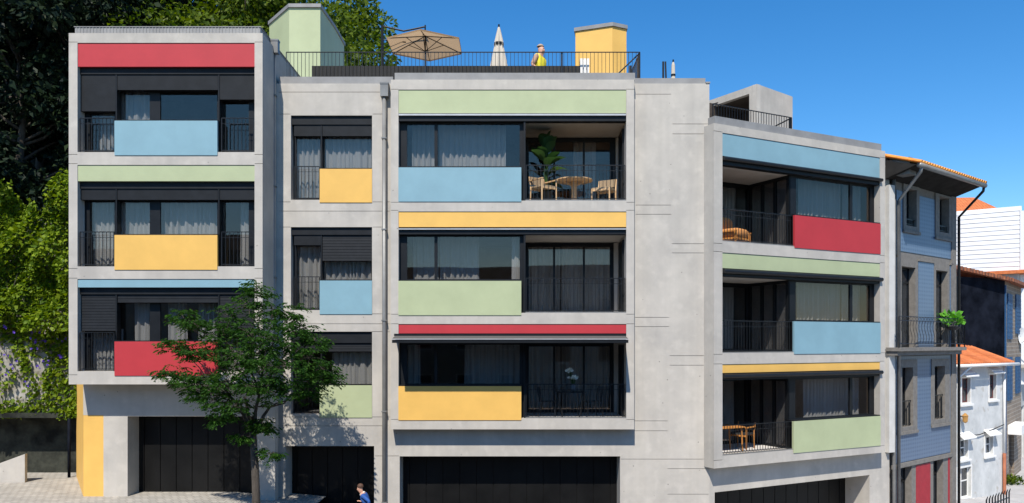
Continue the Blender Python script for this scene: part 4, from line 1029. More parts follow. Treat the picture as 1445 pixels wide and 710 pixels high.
# balcony
bd = -.48
b0, b1 = -.6, hu(1364, bd)
zs_ = Hs.z(1363, 490, bd); zs_ = hz(490.5, 1265, -.3)
bal = hp(MB().box(b0, b1, bd, -.001, zs_ - .12, zs_).box(b0 + .05, b1 - .12, bd + .12, -.002, zs_ - .26, zs_ - .121), 'balcony', M['stone_grey'])
zt_ = zs_ + 1.02
mb = MB()
def ironrun(p, q, n):
    for z in (zt_, zt_ - .14, zs_ + .12): mb.tube([(p[0], p[1], z), (q[0], q[1], z)], .013, 6)
    for i in range(n + 1):
        s = i / n; x, y = p[0] + (q[0] - p[0]) * s, p[1] + (q[1] - p[1]) * s
        dx, dy = (q[0] - p[0]) / n, (q[1] - p[1]) / n
        if i in (0, n): mb.tube([(x, y, zs_), (x, y, zt_)], .02, 6); continue
        pts = [(x + dx * .36 * math.sin(k / 10 * 6.283), y + dy * .36 * math.sin(k / 10 * 6.283), zs_ + .12 + (zt_ - .26 - zs_) * k / 10) for k in range(11)]
        mb.tube(pts, .008, 5, False)
        ring = [(x + dx * .38 * math.cos(k / 8 * 6.283), y + dy * .38 * math.cos(k / 8 * 6.283), zt_ - .07 + .06 * math.sin(k / 8 * 6.283)) for k in range(9)]
        mb.tube(ring, .006, 4, False)
ironrun((b0, bd + .05), (b1 - .05, bd + .05), 24); ironrun((b1 - .05, bd + .05), (b1 - .05, -.05), 5)
mb.build('balcony_railing', M['rail'], bal, Hs)
# lime plant in a pot on the iron balcony
pp = Hs.w(hu(1345, bd + .26), bd + .26, zs_)
lp = thing('balcony_plant', 'big lime green leafy plant in a dark bowl on the iron balcony', 'plant', pp)
MB().lathe([(.06, 0), (.06, .6), (.15, .64), (.25, .72), (.26, .79), (.22, .79), (.2, .73)], n=18).build('pot', M['pot'], lp, smooth=True)
P_, D_, S_ = [], [], []
for i in range(70):
    a = random.uniform(0, 6.28); e = random.uniform(.1, 1.4); r_ = random.uniform(.05, .3)
    P_.append((math.cos(a) * r_, math.sin(a) * r_, .8 + random.uniform(0, .42))); D_.append((math.cos(a) * math.cos(e), math.sin(a) * math.cos(e), math.sin(e) - .2)); S_.append(random.uniform(.15, .25))
leaf_mesh('foliage', M['leaf_lime'], np.array(P_), np.array(D_), np.array(S_), .85, lp)

# ------------------------------------------------------------------ houses down the lane
# small white house
WO = px(1349, HY, 33.0); Wf = Frame(WO.x, WO.y, 36)
WH = thing('white_house', 'small whitewashed two-storey house with orange tiled roof beyond the tiled house', 'house', (WO.x, WO.y, gz(WO.x, WO.y)))
def wp(mb, name, mat, parent=None, **k): return mb.build(name, mat, parent or WH, Wf, **k)
wu = lambda x, d=0: Wf.u(x, d); wzz = lambda y, x, d=0: Wf.z(x, y, d)
ww = wu(1416); wt = wzz(516, 1358)
hs_ = [(1357, 1369, 534, 569), (1396, 1405.5, 529, 563), (1353, 1365.5, 622, 648), (1390, 1401, 617, 642.5), (1350.5, 1370, 662, 706)]
hr = [(wu(a), wu(b), wzz(d, a), wzz(c, a)) for a, b, c, d in hs_]
wp(MB().wall(-.8, ww, -4.5, wt, hr, 0, .3).box(-.8, -.5, .3, 5, -4.5, wt).box(ww - .3, ww, .3, 5, -4.5, wt).box(-.5, ww - .3, 4.7, 5, -4.5, wt), 'wall', M['wall_white'])
for i, r_ in enumerate(hr):
    um = (r_[0] + r_[1]) / 2; zmid = r_[2] + (r_[3] - r_[2]) * .55
    pn = [(r_[0] + .06, um - .025, r_[2] + .06, zmid - .025), (um + .025, r_[1] - .06, r_[2] + .06, zmid - .025), (r_[0] + .06, um - .025, zmid + .025, r_[3] - .06), (um + .025, r_[1] - .06, zmid + .025, r_[3] - .06)]
    fmat = noisy('maroon_frame', (.10, .03, .03), (.14, .045, .04)) if i < 2 else M['white']
    wn = wp(MB().wall(*r_, pn, .12, .17), 'window', fmat)
    for p in pn: MB().box(p[0] - .01, p[1] + .01, .14, .148, p[2] - .01, p[3] + .01).build('pane', M['glass_dark'], wn, Wf)
    MB().wall(r_[0] - .08, r_[1] + .08, r_[2] - .09, r_[3] + .07, [r_], -.02, -.001).box(r_[0] - .16, r_[1] + .16, -.1, -.031, r_[2] - .14, r_[2] - .06).build('surround', M['white'], wn, Wf)
    if i < 4: MB().add([(r_[0] - .14, -.001, r_[3] + .34), (r_[1] + .14, -.001, r_[3] + .34), (r_[1] + .18, -.3, r_[3] + .13), (r_[0] - .18, -.3, r_[3] + .10), (r_[0] - .14, -.001, r_[3] + .28), (r_[1] + .14, -.001, r_[3] + .28), (r_[1] + .18, -.3, r_[3] + .07), (r_[0] - .18, -.3, r_[3] + .07)],
                       [(0, 3, 2, 1), (4, 5, 6, 7), (3, 7, 6, 2), (0, 4, 7, 3), (1, 2, 6, 5)]).build('window_hood', M['white'], wn, Wf)
rf = MB(); e0_, e1_ = -.9, ww + .25
zr0 = wt + .06
rf.add([(e0_, -.35, zr0), (e1_, -.35, zr0), (e1_, 2.6, zr0 + 1.15), (e0_, 2.6, zr0 + 1.15), (e1_, 5.2, zr0 + .1), (e0_, 5.2, zr0 + .1)], [(0, 1, 2, 3), (3, 2, 4, 5), (0, 3, 5), (1, 4, 2)])
k = int((e1_ - e0_) / .22)
for i in range(k): u = e0_ + (e1_ - e0_) * (i + .5) / k; rf.tube([(u, -.38, zr0 + .01), (u, 2.6, zr0 + 1.16)], .075, 6)
wp(rf, 'roof', M['roof_tile'])
gt = wp(MB().tube([(e0_, -.42, zr0 - .05), (e1_ + .3, -.42, zr0 - .05)], .07, 8), 'gutter', M['white'], smooth=True)
MB().tube([(-.55 + .9, -.42, zr0 - .1), (-.2 + .1, -.1, zr0 - .6), (-.1, -.1, zr0 - 1.1)], .055, 8).build('downpipe', M['white'], gt, Wf, smooth=True)
MB().tube([(ww - .12, -.09, zr0 - .1), (ww - .12, -.09, wzz(640, 1412))], .05, 8).build('downpipe', M['white'], gt, Wf, smooth=True)
MB().tube([(ww - .12, -.09, -4.5), (ww - .12, -.09, wzz(640, 1412))], .075, 8).build('downpipe', M['terracotta'], gt, Wf, label='rusty brown lower length of downpipe', smooth=True)
lw = wzz(590, 1354)
o = thing('wall_lantern', 'small amber lantern on the white house wall between its windows', 'lamp', Wf.w(wu(1355), -.2, lw), R(36))
MB().lathe([(.03, -.2), (.10, -.14), (.12, .08), (.14, .10), (.03, .22)], n=8).build('lamp_glass', noisy('amber_glass', (.35, .18, .05), (.42, .23, .07), rough=.2), o)
MB().box(-.02, .02, .0, .2, .05, .10).build('bracket', M['rail'], o)
pts = [tuple(Wf.w(wu(x), -.08, wzz(y, x))) for x, y in ((1350, 613), (1362, 615), (1380, 613), (1398, 606), (1414, 599))]
o = MB().tube(pts, .022, 6).build('cable', M['cable']); tag(o, 'dark cable sagging across the white house between storeys', 'cable')

# dark-flanked stone house behind it
SO = px(1350, HY, 36.5); e_ = px(1418, HY, 38.0); sang = math.degrees(math.atan2(e_.y - SO.y, e_.x - SO.x))
S1 = Frame(SO.x, SO.y, sang); S2 = Frame(e_.x, e_.y, 50)
SH = thing('stone_house', 'tall stone house with near-black flank and bright blue shutters', 'house', (SO.x, SO.y, gz(SO.x, SO.y)))
sw_ = (e_ - SO).length; st = S1.z(1385, 392, 0)
MB().box(-.5, sw_ - .001, 0, .4, -4.5, st).build('side_wall', M['near_black'], SH, S1)  # whole flank in one near-black, faintly blue tone
fw_ = S2.u(1441, 0)
sh_ = [(S2.u(1421, 0), S2.u(1427, 0), S2.z(1421, 478, 0), S2.z(1421, 415, 0)), (S2.u(1432.5, 0), S2.u(1439, 0), S2.z(1432, 470, 0), S2.z(1432, 416, 0)),
       (S2.u(1421, 0), S2.u(1427, 0), S2.z(1421, 565, 0), S2.z(1421, 505, 0)), (S2.u(1432.5, 0), S2.u(1438.5, 0), S2.z(1432, 555, 0), S2.z(1432, 505, 0)),
       (S2.u(1423, 0), S2.u(1431, 0), -6, S2.z(1423, 615, 0))]
MB().wall(0, fw_, -6, st, sh_, 0, .3).box(fw_ - .3, fw_, .3, 6, -6, st).box(-.4, fw_, 6, 6.3, -6, st).build('wall', M['stone_wall'], SH, S2)
for i, r_ in enumerate(sh_):
    wn = MB().box(*r_[:2], .12, .16, *r_[2:]).build('door' if i == 4 else 'window', M['glass_dark'], SH, S2)
    if i < 4:
        for s in (r_[0] - .02, (r_[0] + r_[1]) / 2 + .02):
            wd = (r_[1] - r_[0]) / 2
            mb = MB().box(s, s + wd, -.06, -.01, r_[2] - .03, r_[3] + .03)
            for k in range(9): z = r_[2] + .1 + (r_[3] - r_[2] - .2) * k / 9; mb.box(s + .06, s + wd - .06, -.075, -.06, z, z + .05)
            mb.build('shutter', M['shutter_blue'], wn, S2)
    else: MB().box(r_[0] - .3, r_[1] + .3, -.6, -.01, r_[3] + .1, r_[3] + .55).build('canopy', M['white'], wn, S2)
MB().box(-.02, .16, -.05, .1, -4, st - .3).build('corner_pipe', M['shutter_blue'], SH, S2)
zq = st
rp_ = [S1.w(-.8, -.35, zq + .5), S1.w(sw_ + .1, -.4, zq), S2.w(fw_ + .3, -.5, zq - .05), S2.w(fw_ + .3, 6.3, zq + .9), S1.w(-.8, 7, zq + 1.2)]
rl = [p - SH.location for p in rp_]
mb = MB().add([tuple(p) for p in rl] + [tuple(p - Vector((0, 0, .16))) for p in rl], [(0, 1, 2, 3, 4), (9, 8, 7, 6, 5)] + [(i, (i + 5), (i + 1) % 5 + 5, (i + 1) % 5) for i in range(5)])
kk = 16
for i in range(kk):
    p = rl[0].lerp(rl[1], (i + .5) / kk); mb.tube([tuple(p + Vector((0, 0, -.03))), tuple(p + (rl[4] - rl[0]) * .9)], .06, 6)
mb.build('roof', roof_mat('weathered_roof_tile', (.10, .04, .025), (.40, .13, .05)), SH)
# white metal-clad building above
CO = px(1354, HY, 46.5); Cf = Frame(CO.x, CO.y, -6)
CB = thing('clad_building', 'big white building clad in horizontal metal sheets above the stone house', 'building', (CO.x, CO.y, -2))
cw = Cf.u(1441.5, 0); c0, c1 = Cf.z(1357, 300, 0), Cf.z(1441, 290.5, 0); cbm = Cf.z(1357, 400, 0)
mb = MB(); nb = 24
for i in range(nb):
    za = cbm - 2 + (c0 - cbm + 2) * i / nb; zb_ = cbm - 2 + (c0 - cbm + 2) * (i + 1) / nb; zc_ = cbm - 2 + (c1 - cbm + 2) * i / nb; zd_ = cbm - 2 + (c1 - cbm + 2) * (i + 1) / nb
    mb.add([(-1.2, -.03, za), (cw, -.03, zc_), (cw, .0, zd_ - .0), (-1.2, .0, zb_), (-1.2, .012, za), (cw, .012, zc_)], [(0, 1, 2, 3), (0, 4, 5, 1)])
mb.box(-1.2, cw - .003, .02, 7, cbm - 6, c0 - .05).box(cw - .12, cw + .1, -.09, .3, cbm - 6, c1 - .3)
mb.build('wall', noisy('white_cladding', (.62, .63, .64), (.68, .69, .70), scale=1, rough=.5), CB, Cf)
ro = px(1385, 292, 52); o = MB().add([(-3.2, 0, -.6), (2.2, 0, -.6), (.7, 2, 1.0), (-3.2, 2, .95), (-3.2, 0, -9), (2.2, 0, -9), (2.2, 5, -9), (-3.2, 5, -9), (2.2, 5, -.6), (-3.2, 5, -.6)],
        [(0, 1, 2, 3), (1, 8, 2), (2, 8, 9, 3), (0, 3, 9), (0, 4, 5, 1), (1, 5, 6, 8), (8, 6, 7, 9), (9, 7, 4, 0)])
FH = thing('far_house', 'distant house showing only a red tiled hip roof over the white cladding', 'house', ro)
def used(v, f):
    ids = sorted({i for q in f for i in q}); m_ = {k: n for n, k in enumerate(ids)}
    return MB().add([v[k] for k in ids], [tuple(m_[i] for i in q) for q in f])
used(o.v, o.f[:4]).build('roof', M['roof_tile'], FH); used(o.v, o.f[4:]).build('wall', M['wall_white'], FH)
# pale house at the far right edge with balcony and dish
PO = px(1436, HY, 45.5); Pf = Frame(PO.x, PO.y, 48)
PH = thing('pale_house', 'pale grey house with a small balcony at the far end of the lane', 'house', (PO.x, PO.y, -3))
ph_ = [(.8, 1.7, 3.4, 5.6), (2.6, 3.5, 3.4, 5.6), (1.0, 2.2, -3, .8), (.8, 1.7, 6.6, 8.2)]
MB().wall(0, 7, -6, 8.6, ph_, 0, .3).box(0, .3, .3, 5, -6, 8.6).box(0, 7, 5, 5.3, -6, 8.6).build('wall', noisy('grey_plaster', (.40, .40, .38), (.50, .50, .48), scale=1, rough=.9), PH, Pf)
for r_ in ph_:
    wn = MB().wall(*r_, [((r_[0] + .1), (r_[1] - .1), r_[2] + .1, r_[3] - .1)], .1, .16).build('window', M['white'], PH, Pf)
    MB().box(r_[0] + .09, r_[1] - .09, .12, .13, r_[2] + .09, r_[3] - .09).build('pane', M['glass_dark'], wn, Pf)
mb = MB().box(.3, 4, -.8, -.001, 3.1, 3.3)
bl = mb.build('balcony', M['concrete'], PH, Pf)
mb = MB().box(.3, 4, -.8, -.76, 4.25, 4.3).box(.3, .34, -.76, -.01, 4.25, 4.3)
for i in range(26): u = .32 + i * .145; mb.box(u - .02, u + .02, -.8, -.77, 3.3, 4.25)
mb.build('balcony_railing', M['white'], bl, Pf)
MB().box(-.3, 7.2, -.5, 5.5, 8.602, 8.8).build('roof', M['roof_tile'], PH, Pf)
dp = px(1443, 474, 41.5)
SD = thing('satellite_dish', 'round white satellite dish on the stone house wall at right edge', 'dish', dp, R(35))
mb = MB(); vs = []
for ri in range(5):
    r_ = .45 * ri / 4
    for k in range(20): a = k * math.pi / 10; vs.append((r_ * math.cos(a), -.02 + .35 * (r_ ** 2) * -1 + .12, r_ * math.sin(a)))
mb.add(vs, [(i * 20 + k, i * 20 + (k + 1) % 20, (i + 1) * 20 + (k + 1) % 20, (i + 1) * 20 + k) for i in range(4) for k in range(20)])
mb.build('reflector', M['white'], SD, smooth=True)
MB().tube([(0, .1, 0), (.0, .5, -.2), (.0, .9, -.2)], .03, 6).tube([(0, .1, -.4), (0, -.35, -.1)], .015, 6).build('arm', M['pipe_grey'], SD)
# short iron fence at the bottom right edge
fa, fb = px(1392, 704, 27.5), px(1424, 698, 29.0)
FE = thing('iron_fence', 'dark iron railing tops standing on the pale lane at bottom right', 'fence', (fa.x, fa.y, gz(fa.x, fa.y)))
fl_ = fb - fa; mb = MB(); zt_ = fa.z - FE.location.z
for i in range(9):
    q = Vector((fl_.x, fl_.y, 0)) * (i / 8); mb.tube([(q.x, q.y, 0), (q.x, q.y, zt_ - .05), (q.x + .05, q.y, zt_ + .08)], [.025, .025, .012], 6)
q = Vector((fl_.x, fl_.y, 0)); mb.tube([(0, 0, zt_ - .25), (q.x, q.y, zt_ - .25)], .02, 6); mb.tube([(0, 0, .1), (q.x, q.y, .1)], .02, 6)
mb.build('bars', M['rail'], FE)
# weeds at the foot of the stone house
wd_ = px(1420, 690, 38.2); P_, D_ = [], []
for i in range(260): a = random.uniform(0, 6.28); P_.append((random.gauss(0, .35), random.gauss(0, .25), random.uniform(0, .3))); D_.append((math.cos(a), math.sin(a), random.uniform(.3, 1.4)))
o = leaf_mesh('weed', M['leaf_lit'], np.array(P_), np.array(D_), np.full(260, .28), .3, loc=(wd_.x, wd_.y, gz(wd_.x, wd_.y))); tag(o, 'tuft of weeds at the foot of the rusty downpipe', 'plant')

# ------------------------------------------------------------------ unseen houses added across the street to cut sky light on the facade
ox = -31.0
for i, (wd2, hh2, mk, desc) in enumerate(((11, 10.5, 'wall_white', 'added unseen white three-storey house across the street, first in the row'), (9, 11.5, 'stone_wall', 'added unseen stone house across the street'), (12, 9.6, 'stone_grey', 'added unseen grey rendered house across the street'),
        (10, 11.0, 'wall_white', 'added unseen white house with red doors across the street'), (9, 10.2, 'tile', 'added unseen blue tiled house across the street'), (12, 10.8, 'stone_grey', 'added unseen tall grey house at the low end across the street'))):
    Of = Frame(ox + wd2, -29.5, 180); gb = gz(ox + wd2 / 2, 0) - 1.2
    oh = thing('townhouse', desc, 'house', (Of.o.x, Of.o.y, gb))
    nw = int(wd2 / 2.6); hl = [(.8 + k * (wd2 - .9) / nw, 2.0 + k * (wd2 - .9) / nw, gb + 1.2 + st_ * 3.1 + (1.0 if st_ else 0), gb + 1.2 + st_ * 3.1 + 2.5) for k in range(nw) for st_ in range(3) if gb + 1.2 + st_ * 3.1 + 2.6 < gb + hh2]
    MB().wall(0, wd2, gb, gb + hh2, hl, 0, .3).box(0, .3, .3, 8, gb, gb + hh2).box(wd2 - .3, wd2, .3, 8, gb, gb + hh2).box(0, wd2, 8, 8.3, gb, gb + hh2).build('wall', M[mk], oh, Of)
    for h_ in hl:
        wn = MB().wall(*h_, [(h_[0] + .08, h_[1] - .08, h_[2] + .08, h_[3] - .08)], .1, .16).build('window', M['white'], oh, Of)
        MB().box(h_[0] + .07, h_[1] - .07, .12, .13, h_[2] + .07, h_[3] - .07).build('pane', M['glass_dark'], wn, Of)
    MB().add([(-.1, -.4, gb + hh2 + .01), (wd2 + .1, -.4, gb + hh2 + .01), (wd2 + .1, 4, gb + hh2 + 1.6), (-.1, 4, gb + hh2 + 1.6), (wd2 + .1, 8.5, gb + hh2 + .01), (-.1, 8.5, gb + hh2 + .01)], [(0, 1, 2, 3), (3, 2, 4, 5), (0, 3, 5), (1, 4, 2), (0, 5, 4, 1)]).build('roof', M['near_black'], oh, Of)
    ox += wd2 + .02
# ------------------------------------------------------------------ furniture
def armchair(name, label, cat, loc, rz, wood, seatm, arms=True, s=1.0):
    r = thing(name, label, cat, loc, rz)
    sw, sd, sh, bh = .27 * s, .25 * s, .43 * s, .78 * s
    MB().box(-sw, sw, -sd, sd, sh, sh + .05).build('seat', seatm, r)
    bk = MB()
    for k in range(7): z = sh + .12 + k * .034; bk.box(-sw + .03, sw - .03, sd - .012 + k * .008, sd + .012 + k * .008, z, z + .026)
    bk.build('backrest', seatm, r)
    for sx in (-1, 1):
        MB().tube([(sx * sw, -sd, 0), (sx * sw, -sd, (sh + .22) if arms else sh + .03)], [.02, .025], 8).build('leg', wood, r)
        MB().tube([(sx * sw, sd + .03, 0), (sx * sw, sd, sh), (sx * sw, sd + .07, bh)], [.02, .025, .018], 8).build('leg', wood, r)
        if arms: MB().box(sx * sw - .03, sx * sw + .03, -sd - .03, sd + .05, sh + .21, sh + .24).build('armrest', wood, r)
    MB().box(-sw, sw, -sd - .01, -sd + .012, sh - .05, sh - .002).box(-sw, sw, sd - .012, sd + .01, sh - .05, sh - .002).build('seat_frame', wood, r)
    return r
# top centre loggia
zf = zc(283.2)
def at_log(pxl, d): return A.u(pxl, d)
armchair('armchair', 'pale oak armchair with woven seat left of the round table', 'chair', (at_log(767, .42), .42, zf), R(38), M['wood'], M['wicker'])
c2 = armchair('dining_chair', 'pale oak chair without arms right of the round table', 'chair', (at_log(852, .72), .72, zf), R(-28), M['wood'], M['wicker'], False)
tb = thing('round_table', 'round pale oak pedestal table on the top loggia', 'table', (at_log(810, .8), .8, zf))
MB().lathe([(.50, .70), (.55, .715), (.55, .74), (.53, .748)], n=36).build('tabletop', M['wood'], tb, smooth=False)
mb = MB().lathe([(.085, .0), (.075, .35), (.085, .699)], n=16)
mb.tube([(0, 0, .55), (.28, 0, .7)], .03, 6).tube([(0, 0, .55), (-.28, 0, .7)], .03, 6).lathe([(.26, 0), (.25, .03), (.09, .05)], n=24)
mb.build('pedestal', M['wood'], tb)
def paddle_plant(loc):
    r = thing('potted_plant', 'tall potted plant with big paddle leaves on the top loggia', 'plant', loc)
    MB().lathe([(.15, 0), (.2, .38), (.215, .4), (.19, .4), (.18, .34)], n=20).build('pot', M['pot'], r, smooth=True)
    st, lv = MB(), MB(); rn = random.Random(4)
    for i in range(17):
        a = rn.uniform(0, 6.28); h = .75 + 1.0 * (i / 16) + rn.uniform(-.1, .1); e = R(75) * (i / 16) ** .8 + R(5)
        base = Vector((math.cos(a) * .06, math.sin(a) * .06, h)); dr = Vector((math.cos(a) * math.cos(e), math.sin(a) * math.cos(e), math.sin(e)))
        st.tube([(base.x * .3, base.y * .3, .35), tuple(base), tuple(base + dr * .1)], .014, 6)
        Lf = rn.uniform(.50, .66); Wd = Lf * .32; sd = dr.cross(Vector((0, 0, 1))); sd = sd.normalized(); up = sd.cross(dr).normalized()
        rows = 7; vs = []
        for k in range(rows + 1):
            s = k / rows; wv = Wd * math.sin(math.pi * min(.06 + s * .94, .995)) ** .7
            c = base + dr * (.1 + Lf * s) - Vector((0, 0, .55 * Lf * s * s * .6))
            vs += [c - sd * wv + up * wv * .25, c, c + sd * wv + up * wv * .25]
        lv.add(vs, [(k * 3 + j, k * 3 + j + 1, (k + 1) * 3 + j + 1, (k + 1) * 3 + j) for k in range(rows) for j in range(2)])
    st.build('stem', M['leaf_pot'], r); lv.build('foliage', M['leaf_pot'], r, smooth=True)
paddle_plant((at_log(770, .82), .82, zf))
# lowest centre loggia: dark bistro set with flowers
zf = zc(590.3)
tb = thing('bistro_table', 'black metal bistro table carrying the vase on the lowest centre loggia', 'table', (at_log(805, .55), .55, zf))
MB().box(-.42, .42, -.33, .33, .70, .725).build('tabletop', M['rail'], tb)
for sx in (-1, 1):
    for sy in (-1, 1): MB().tube([(sx * .24, sy * .2, 0), (sx * .38, sy * .28, .70)], .014, 6).build('leg', M['rail'], tb)
def wire_chair(label, loc, rz):
    r = thing('bistro_chair', label, 'chair', loc, rz, 'black bistro chairs')
    MB().box(-.22, .22, -.22, .22, .43, .455).build('seat', M['rail'], r)
    bk = MB().tube([(-.21, .21, .45), (-.2, .28, .85), (.2, .28, .85), (.21, .21, .45)], .012, 6)
    for k in range(4): bk.tube([(-.13 + k * .087, .22, .46), (-.13 + k * .087, .28, .85)], .006, 5)
    bk.build('backrest', M['rail'], r)
    for sx in (-1, 1):
        for sy in (-1, 1): MB().tube([(sx * .25, sy * .25, 0), (sx * .18, sy * .18, .43)], .011, 6).build('leg', M['rail'], r)
    return r
wire_chair('black wire chair left of the bistro table', (at_log(773, .55), .55, zf), R(80))
wire_chair('black wire chair right of the bistro table', (at_log(835, .6), .6, zf), R(-75))
vz = thing('flower_vase', 'grey vase of white flowers on the black bistro table', 'vase', (at_log(809, .42), .42, zf + .726))
MB().lathe([(.05, 0), (.085, .05), (.09, .13), (.05, .19), (.06, .21)], n=18).build('vase', M['ceramic'], vz, smooth=True)
P_, D_, sm = [], [], MB()
for (hx, hz_, hn) in ((-.12, .62, 9), (.06, .42, 12), (-.02, .38, 6)):
    for i in range(hn):
        c = Vector((hx + random.gauss(0, .07), random.gauss(0, .05), hz_ + random.gauss(0, .025)))
        sm.tube([(0, 0, .15), (c.x * .6, c.y * .6, c.z * .7), tuple(c)], .004, 4, False)
        for k in range(6): a = k * 1.047; P_.append(tuple(c)); D_.append((math.cos(a), -.5, math.sin(a) * .8))
sm.build('stem', M['leaf_pot'], vz)
leaf_mesh('blossoms', M['petal'], np.array(P_), np.array(D_), np.full(len(P_), .06), .9, vz)
# right wing top: orange sofa chair; right wing lowest: wooden table and chair
zf = wz(340.4)
lc = W.w(W.u(1034, .55), .55, zf)
so_ = thing('lounge_chair', 'low wooden lounge chair with rounded orange cushion on the top right loggia', 'chair', lc, R(RA + 20))
mb = MB().box(-.42, .42, -.36, .36, .18, .24)
mb.build('seat_frame', M['wood_orange'], so_)
def cushion(w_, d_, h_, z_, y0):
    n, m_ = 20, 8; prof = []
    mb = MB(); vs = []
    for i in range(m_ + 1):
        ph = -math.pi / 2 + math.pi * i / m_
        for k in range(n):
            a = 2 * math.pi * k / n; ca, sa = math.cos(a), math.sin(a)
            sx = math.copysign(abs(ca) ** .5, ca); sy = math.copysign(abs(sa) ** .5, sa); cp = abs(math.cos(ph)) ** .5
            vs.append((w_ * sx * cp, y0 + d_ * sy * cp, z_ + h_ * math.copysign(abs(math.sin(ph)) ** .7, math.sin(ph))))
    mb.add(vs, [(i * n + k, i * n + (k + 1) % n, (i + 1) * n + (k + 1) % n, (i + 1) * n + k) for i in range(m_) for k in range(n)]); return mb
cushion(.41, .38, .16, .38, -.02).build('seat_cushion', M['cushion'], so_, smooth=True)
cushion(.41, .14, .24, .68, .30).build('back_cushion', M['cushion'], so_, smooth=True)
for sx in (-1, 1):
    MB().box(sx * .45 - .03, sx * .45 + .03, -.36, .40, .40, .44).build('armrest', M['wood_orange'], so_)
    for sy in (-.32, .34): MB().box(sx * .45 - .025, sx * .45 + .025, sy - .025, sy + .025, 0, .40).build('leg', M['wood_orange'], so_)
zf = wz(643.3)
tb = thing('wooden_table', 'orange wooden table half hidden at the left of the lowest right loggia', 'table', W.w(W.u(1025, .4), .4, zf), R(RA))
MB().box(-.5, .42, -.34, .34, .70, .735).build('tabletop', M['wood_orange'], tb)
for sx in (-.44, .34):
    for sy in (-.26, .26): MB().tube([(sx + .05 * (1 if sx > 0 else -1), sy, 0), (sx, sy, .70)], [.02, .03], 8).build('leg', M['wood_orange'], tb)
armchair('wooden_chair', 'orange wooden armchair beside the table on the lowest right loggia', 'chair', W.w(W.u(1047, .62), .62, zf), R(RA - 70), M['wood_orange'], M['pot'])

# ------------------------------------------------------------------ parasols on the roof
def hexpt(r_, k, rot=math.pi / 6): a = k * math.pi / 3 + rot; return Vector((r_ * math.cos(a), r_ * math.sin(a), 0))
PY = 3.0; Zp = PY + 22
mast = px(539.5, 95, Zp); apex = px(600, 37, Zp)
CP = thing('cantilever_parasol', 'open taupe cantilever parasol with dark offset mast on the roof terrace', 'parasol', (apex.x, PY, DECK))
zl_ = 4.6 + 9.52 - DECK; za = zl_ + .32; zk = 4.6 + 10.12 - DECK; mxo = mast.x - apex.x
mb = MB().tube([(mxo, 0, 0), (mxo, 0, px(539, 36, Zp).z - DECK)], .045, 10).box(mxo - .35, mxo + .35, -.35, .35, 0, .08)
mb.build('mast', M['dark'], CP)
MB().tube([(mxo, 0, px(539, 37, Zp).z - DECK), (mxo * .5, 0, zk - .14), (mxo * .2, 0, zk - .06), (0, 0, zk)], .028, 8).tube([(mxo, 0, px(539, 56, Zp).z - DECK), (mxo * .45, 0, za - .22)], .02, 8).build('arm', M['dark'], CP)
rr_ = 56 / FPX * Zp; zl_ = 4.6 + 9.52 - DECK; za = zl_ + .32
hexv = [hexpt(rr_ * 1.03, k) for k in range(6)]
vs = [(0, 0, za)] + [(p.x, p.y, zl_) for p in hexv] + [(p.x * .99, p.y * .99, zl_ - .05) for p in hexv]
MB().add(vs, [(0, 1 + k, 1 + (k + 1) % 6) for k in range(6)] + [(1 + k, 7 + k, 7 + (k + 1) % 6, 1 + (k + 1) % 6) for k in range(6)]).build('canopy', M['parasol'], CP)
for k in range(6):
    p = hexv[k]; MB().tube([(0, 0, za - .03), (p.x * .97, p.y * .97, zl_ - .02)], .014, 6).tube([(0, 0, za - .52), (p.x * .5, p.y * .5, (za + zl_) / 2 - .03)], .011, 6).build('rib', M['dark'], CP)
MB().tube([(0, 0, zk + .05), (0, 0, za - .9)], .024, 8).build('hub', M['dark'], CP)
def closed_parasol(label, base, top, rb, mat=None):
    r = thing('closed_parasol', label, 'parasol', base)
    h = top - base.z; n = 24; mb = MB(); vs = []
    prof = [(h, .03), (h - .10, .055), (h * .80, rb * .36), (h * .77, rb * .34), (h * .55, rb * .62), (h * .3, rb * .9), (h * .16, rb)]
    for z, q in prof:
        for k in range(n):
            f_ = 1 + (.22 if k % 3 == 0 else -.08) * (1 if q > .1 else .3); a = 2 * math.pi * k / n; vs.append((q * f_ * math.cos(a), q * f_ * math.sin(a), z))
    mb.add(vs, [(i * n + k, (i + 1) * n + k, (i + 1) * n + (k + 1) % n, i * n + (k + 1) % n) for i in range(len(prof) - 1) for k in range(n)] + [tuple(range(n))])
    mb.build('canopy', M['parasol_cream'], r)
    MB().tube([(0, 0, 0), (0, 0, h + .09)], .028, 8).build('pole', M['dark'], r)
    MB().lathe([(rb * .41, h * .785), (rb * .42, h * .80), (rb * .41, h * .815)], n=18).build('strap', M['dark'], r)
    return r
cp = px(704, 38.5, 25.2)
closed_parasol('large closed cream parasol on the roof left of the man', Vector((cp.x, cp.y, DECK)), cp.z, .37)
cp = px(950, 88, 27)
closed_parasol('small closed cream parasol far right on the roof beside dark frames', Vector((cp.x, cp.y, DECK)), cp.z, .19)
cp = px(938, 87, 27)
fd = thing('folded_lounger', 'pair of dark folded lounger frames upright on the roof edge', 'lounger', (cp.x, cp.y, DECK))
hh_ = cp.z - DECK
MB().box(-.085, -.02, -.02, .02, 0, hh_).build('frame', M['rail'], fd)
MB().add([(.0, -.02, hh_), (.05, -.02, hh_), (.13, -.02, 0), (.07, -.02, 0), (.0, .02, hh_), (.05, .02, hh_), (.13, .02, 0), (.07, .02, 0)], [(0, 3, 2, 1), (4, 5, 6, 7), (0, 1, 5, 4), (1, 2, 6, 5), (2, 3, 7, 6), (3, 0, 4, 7)]).build('leg', M['rail'], fd)
# pale panel leaning by it is left to the parasol cover

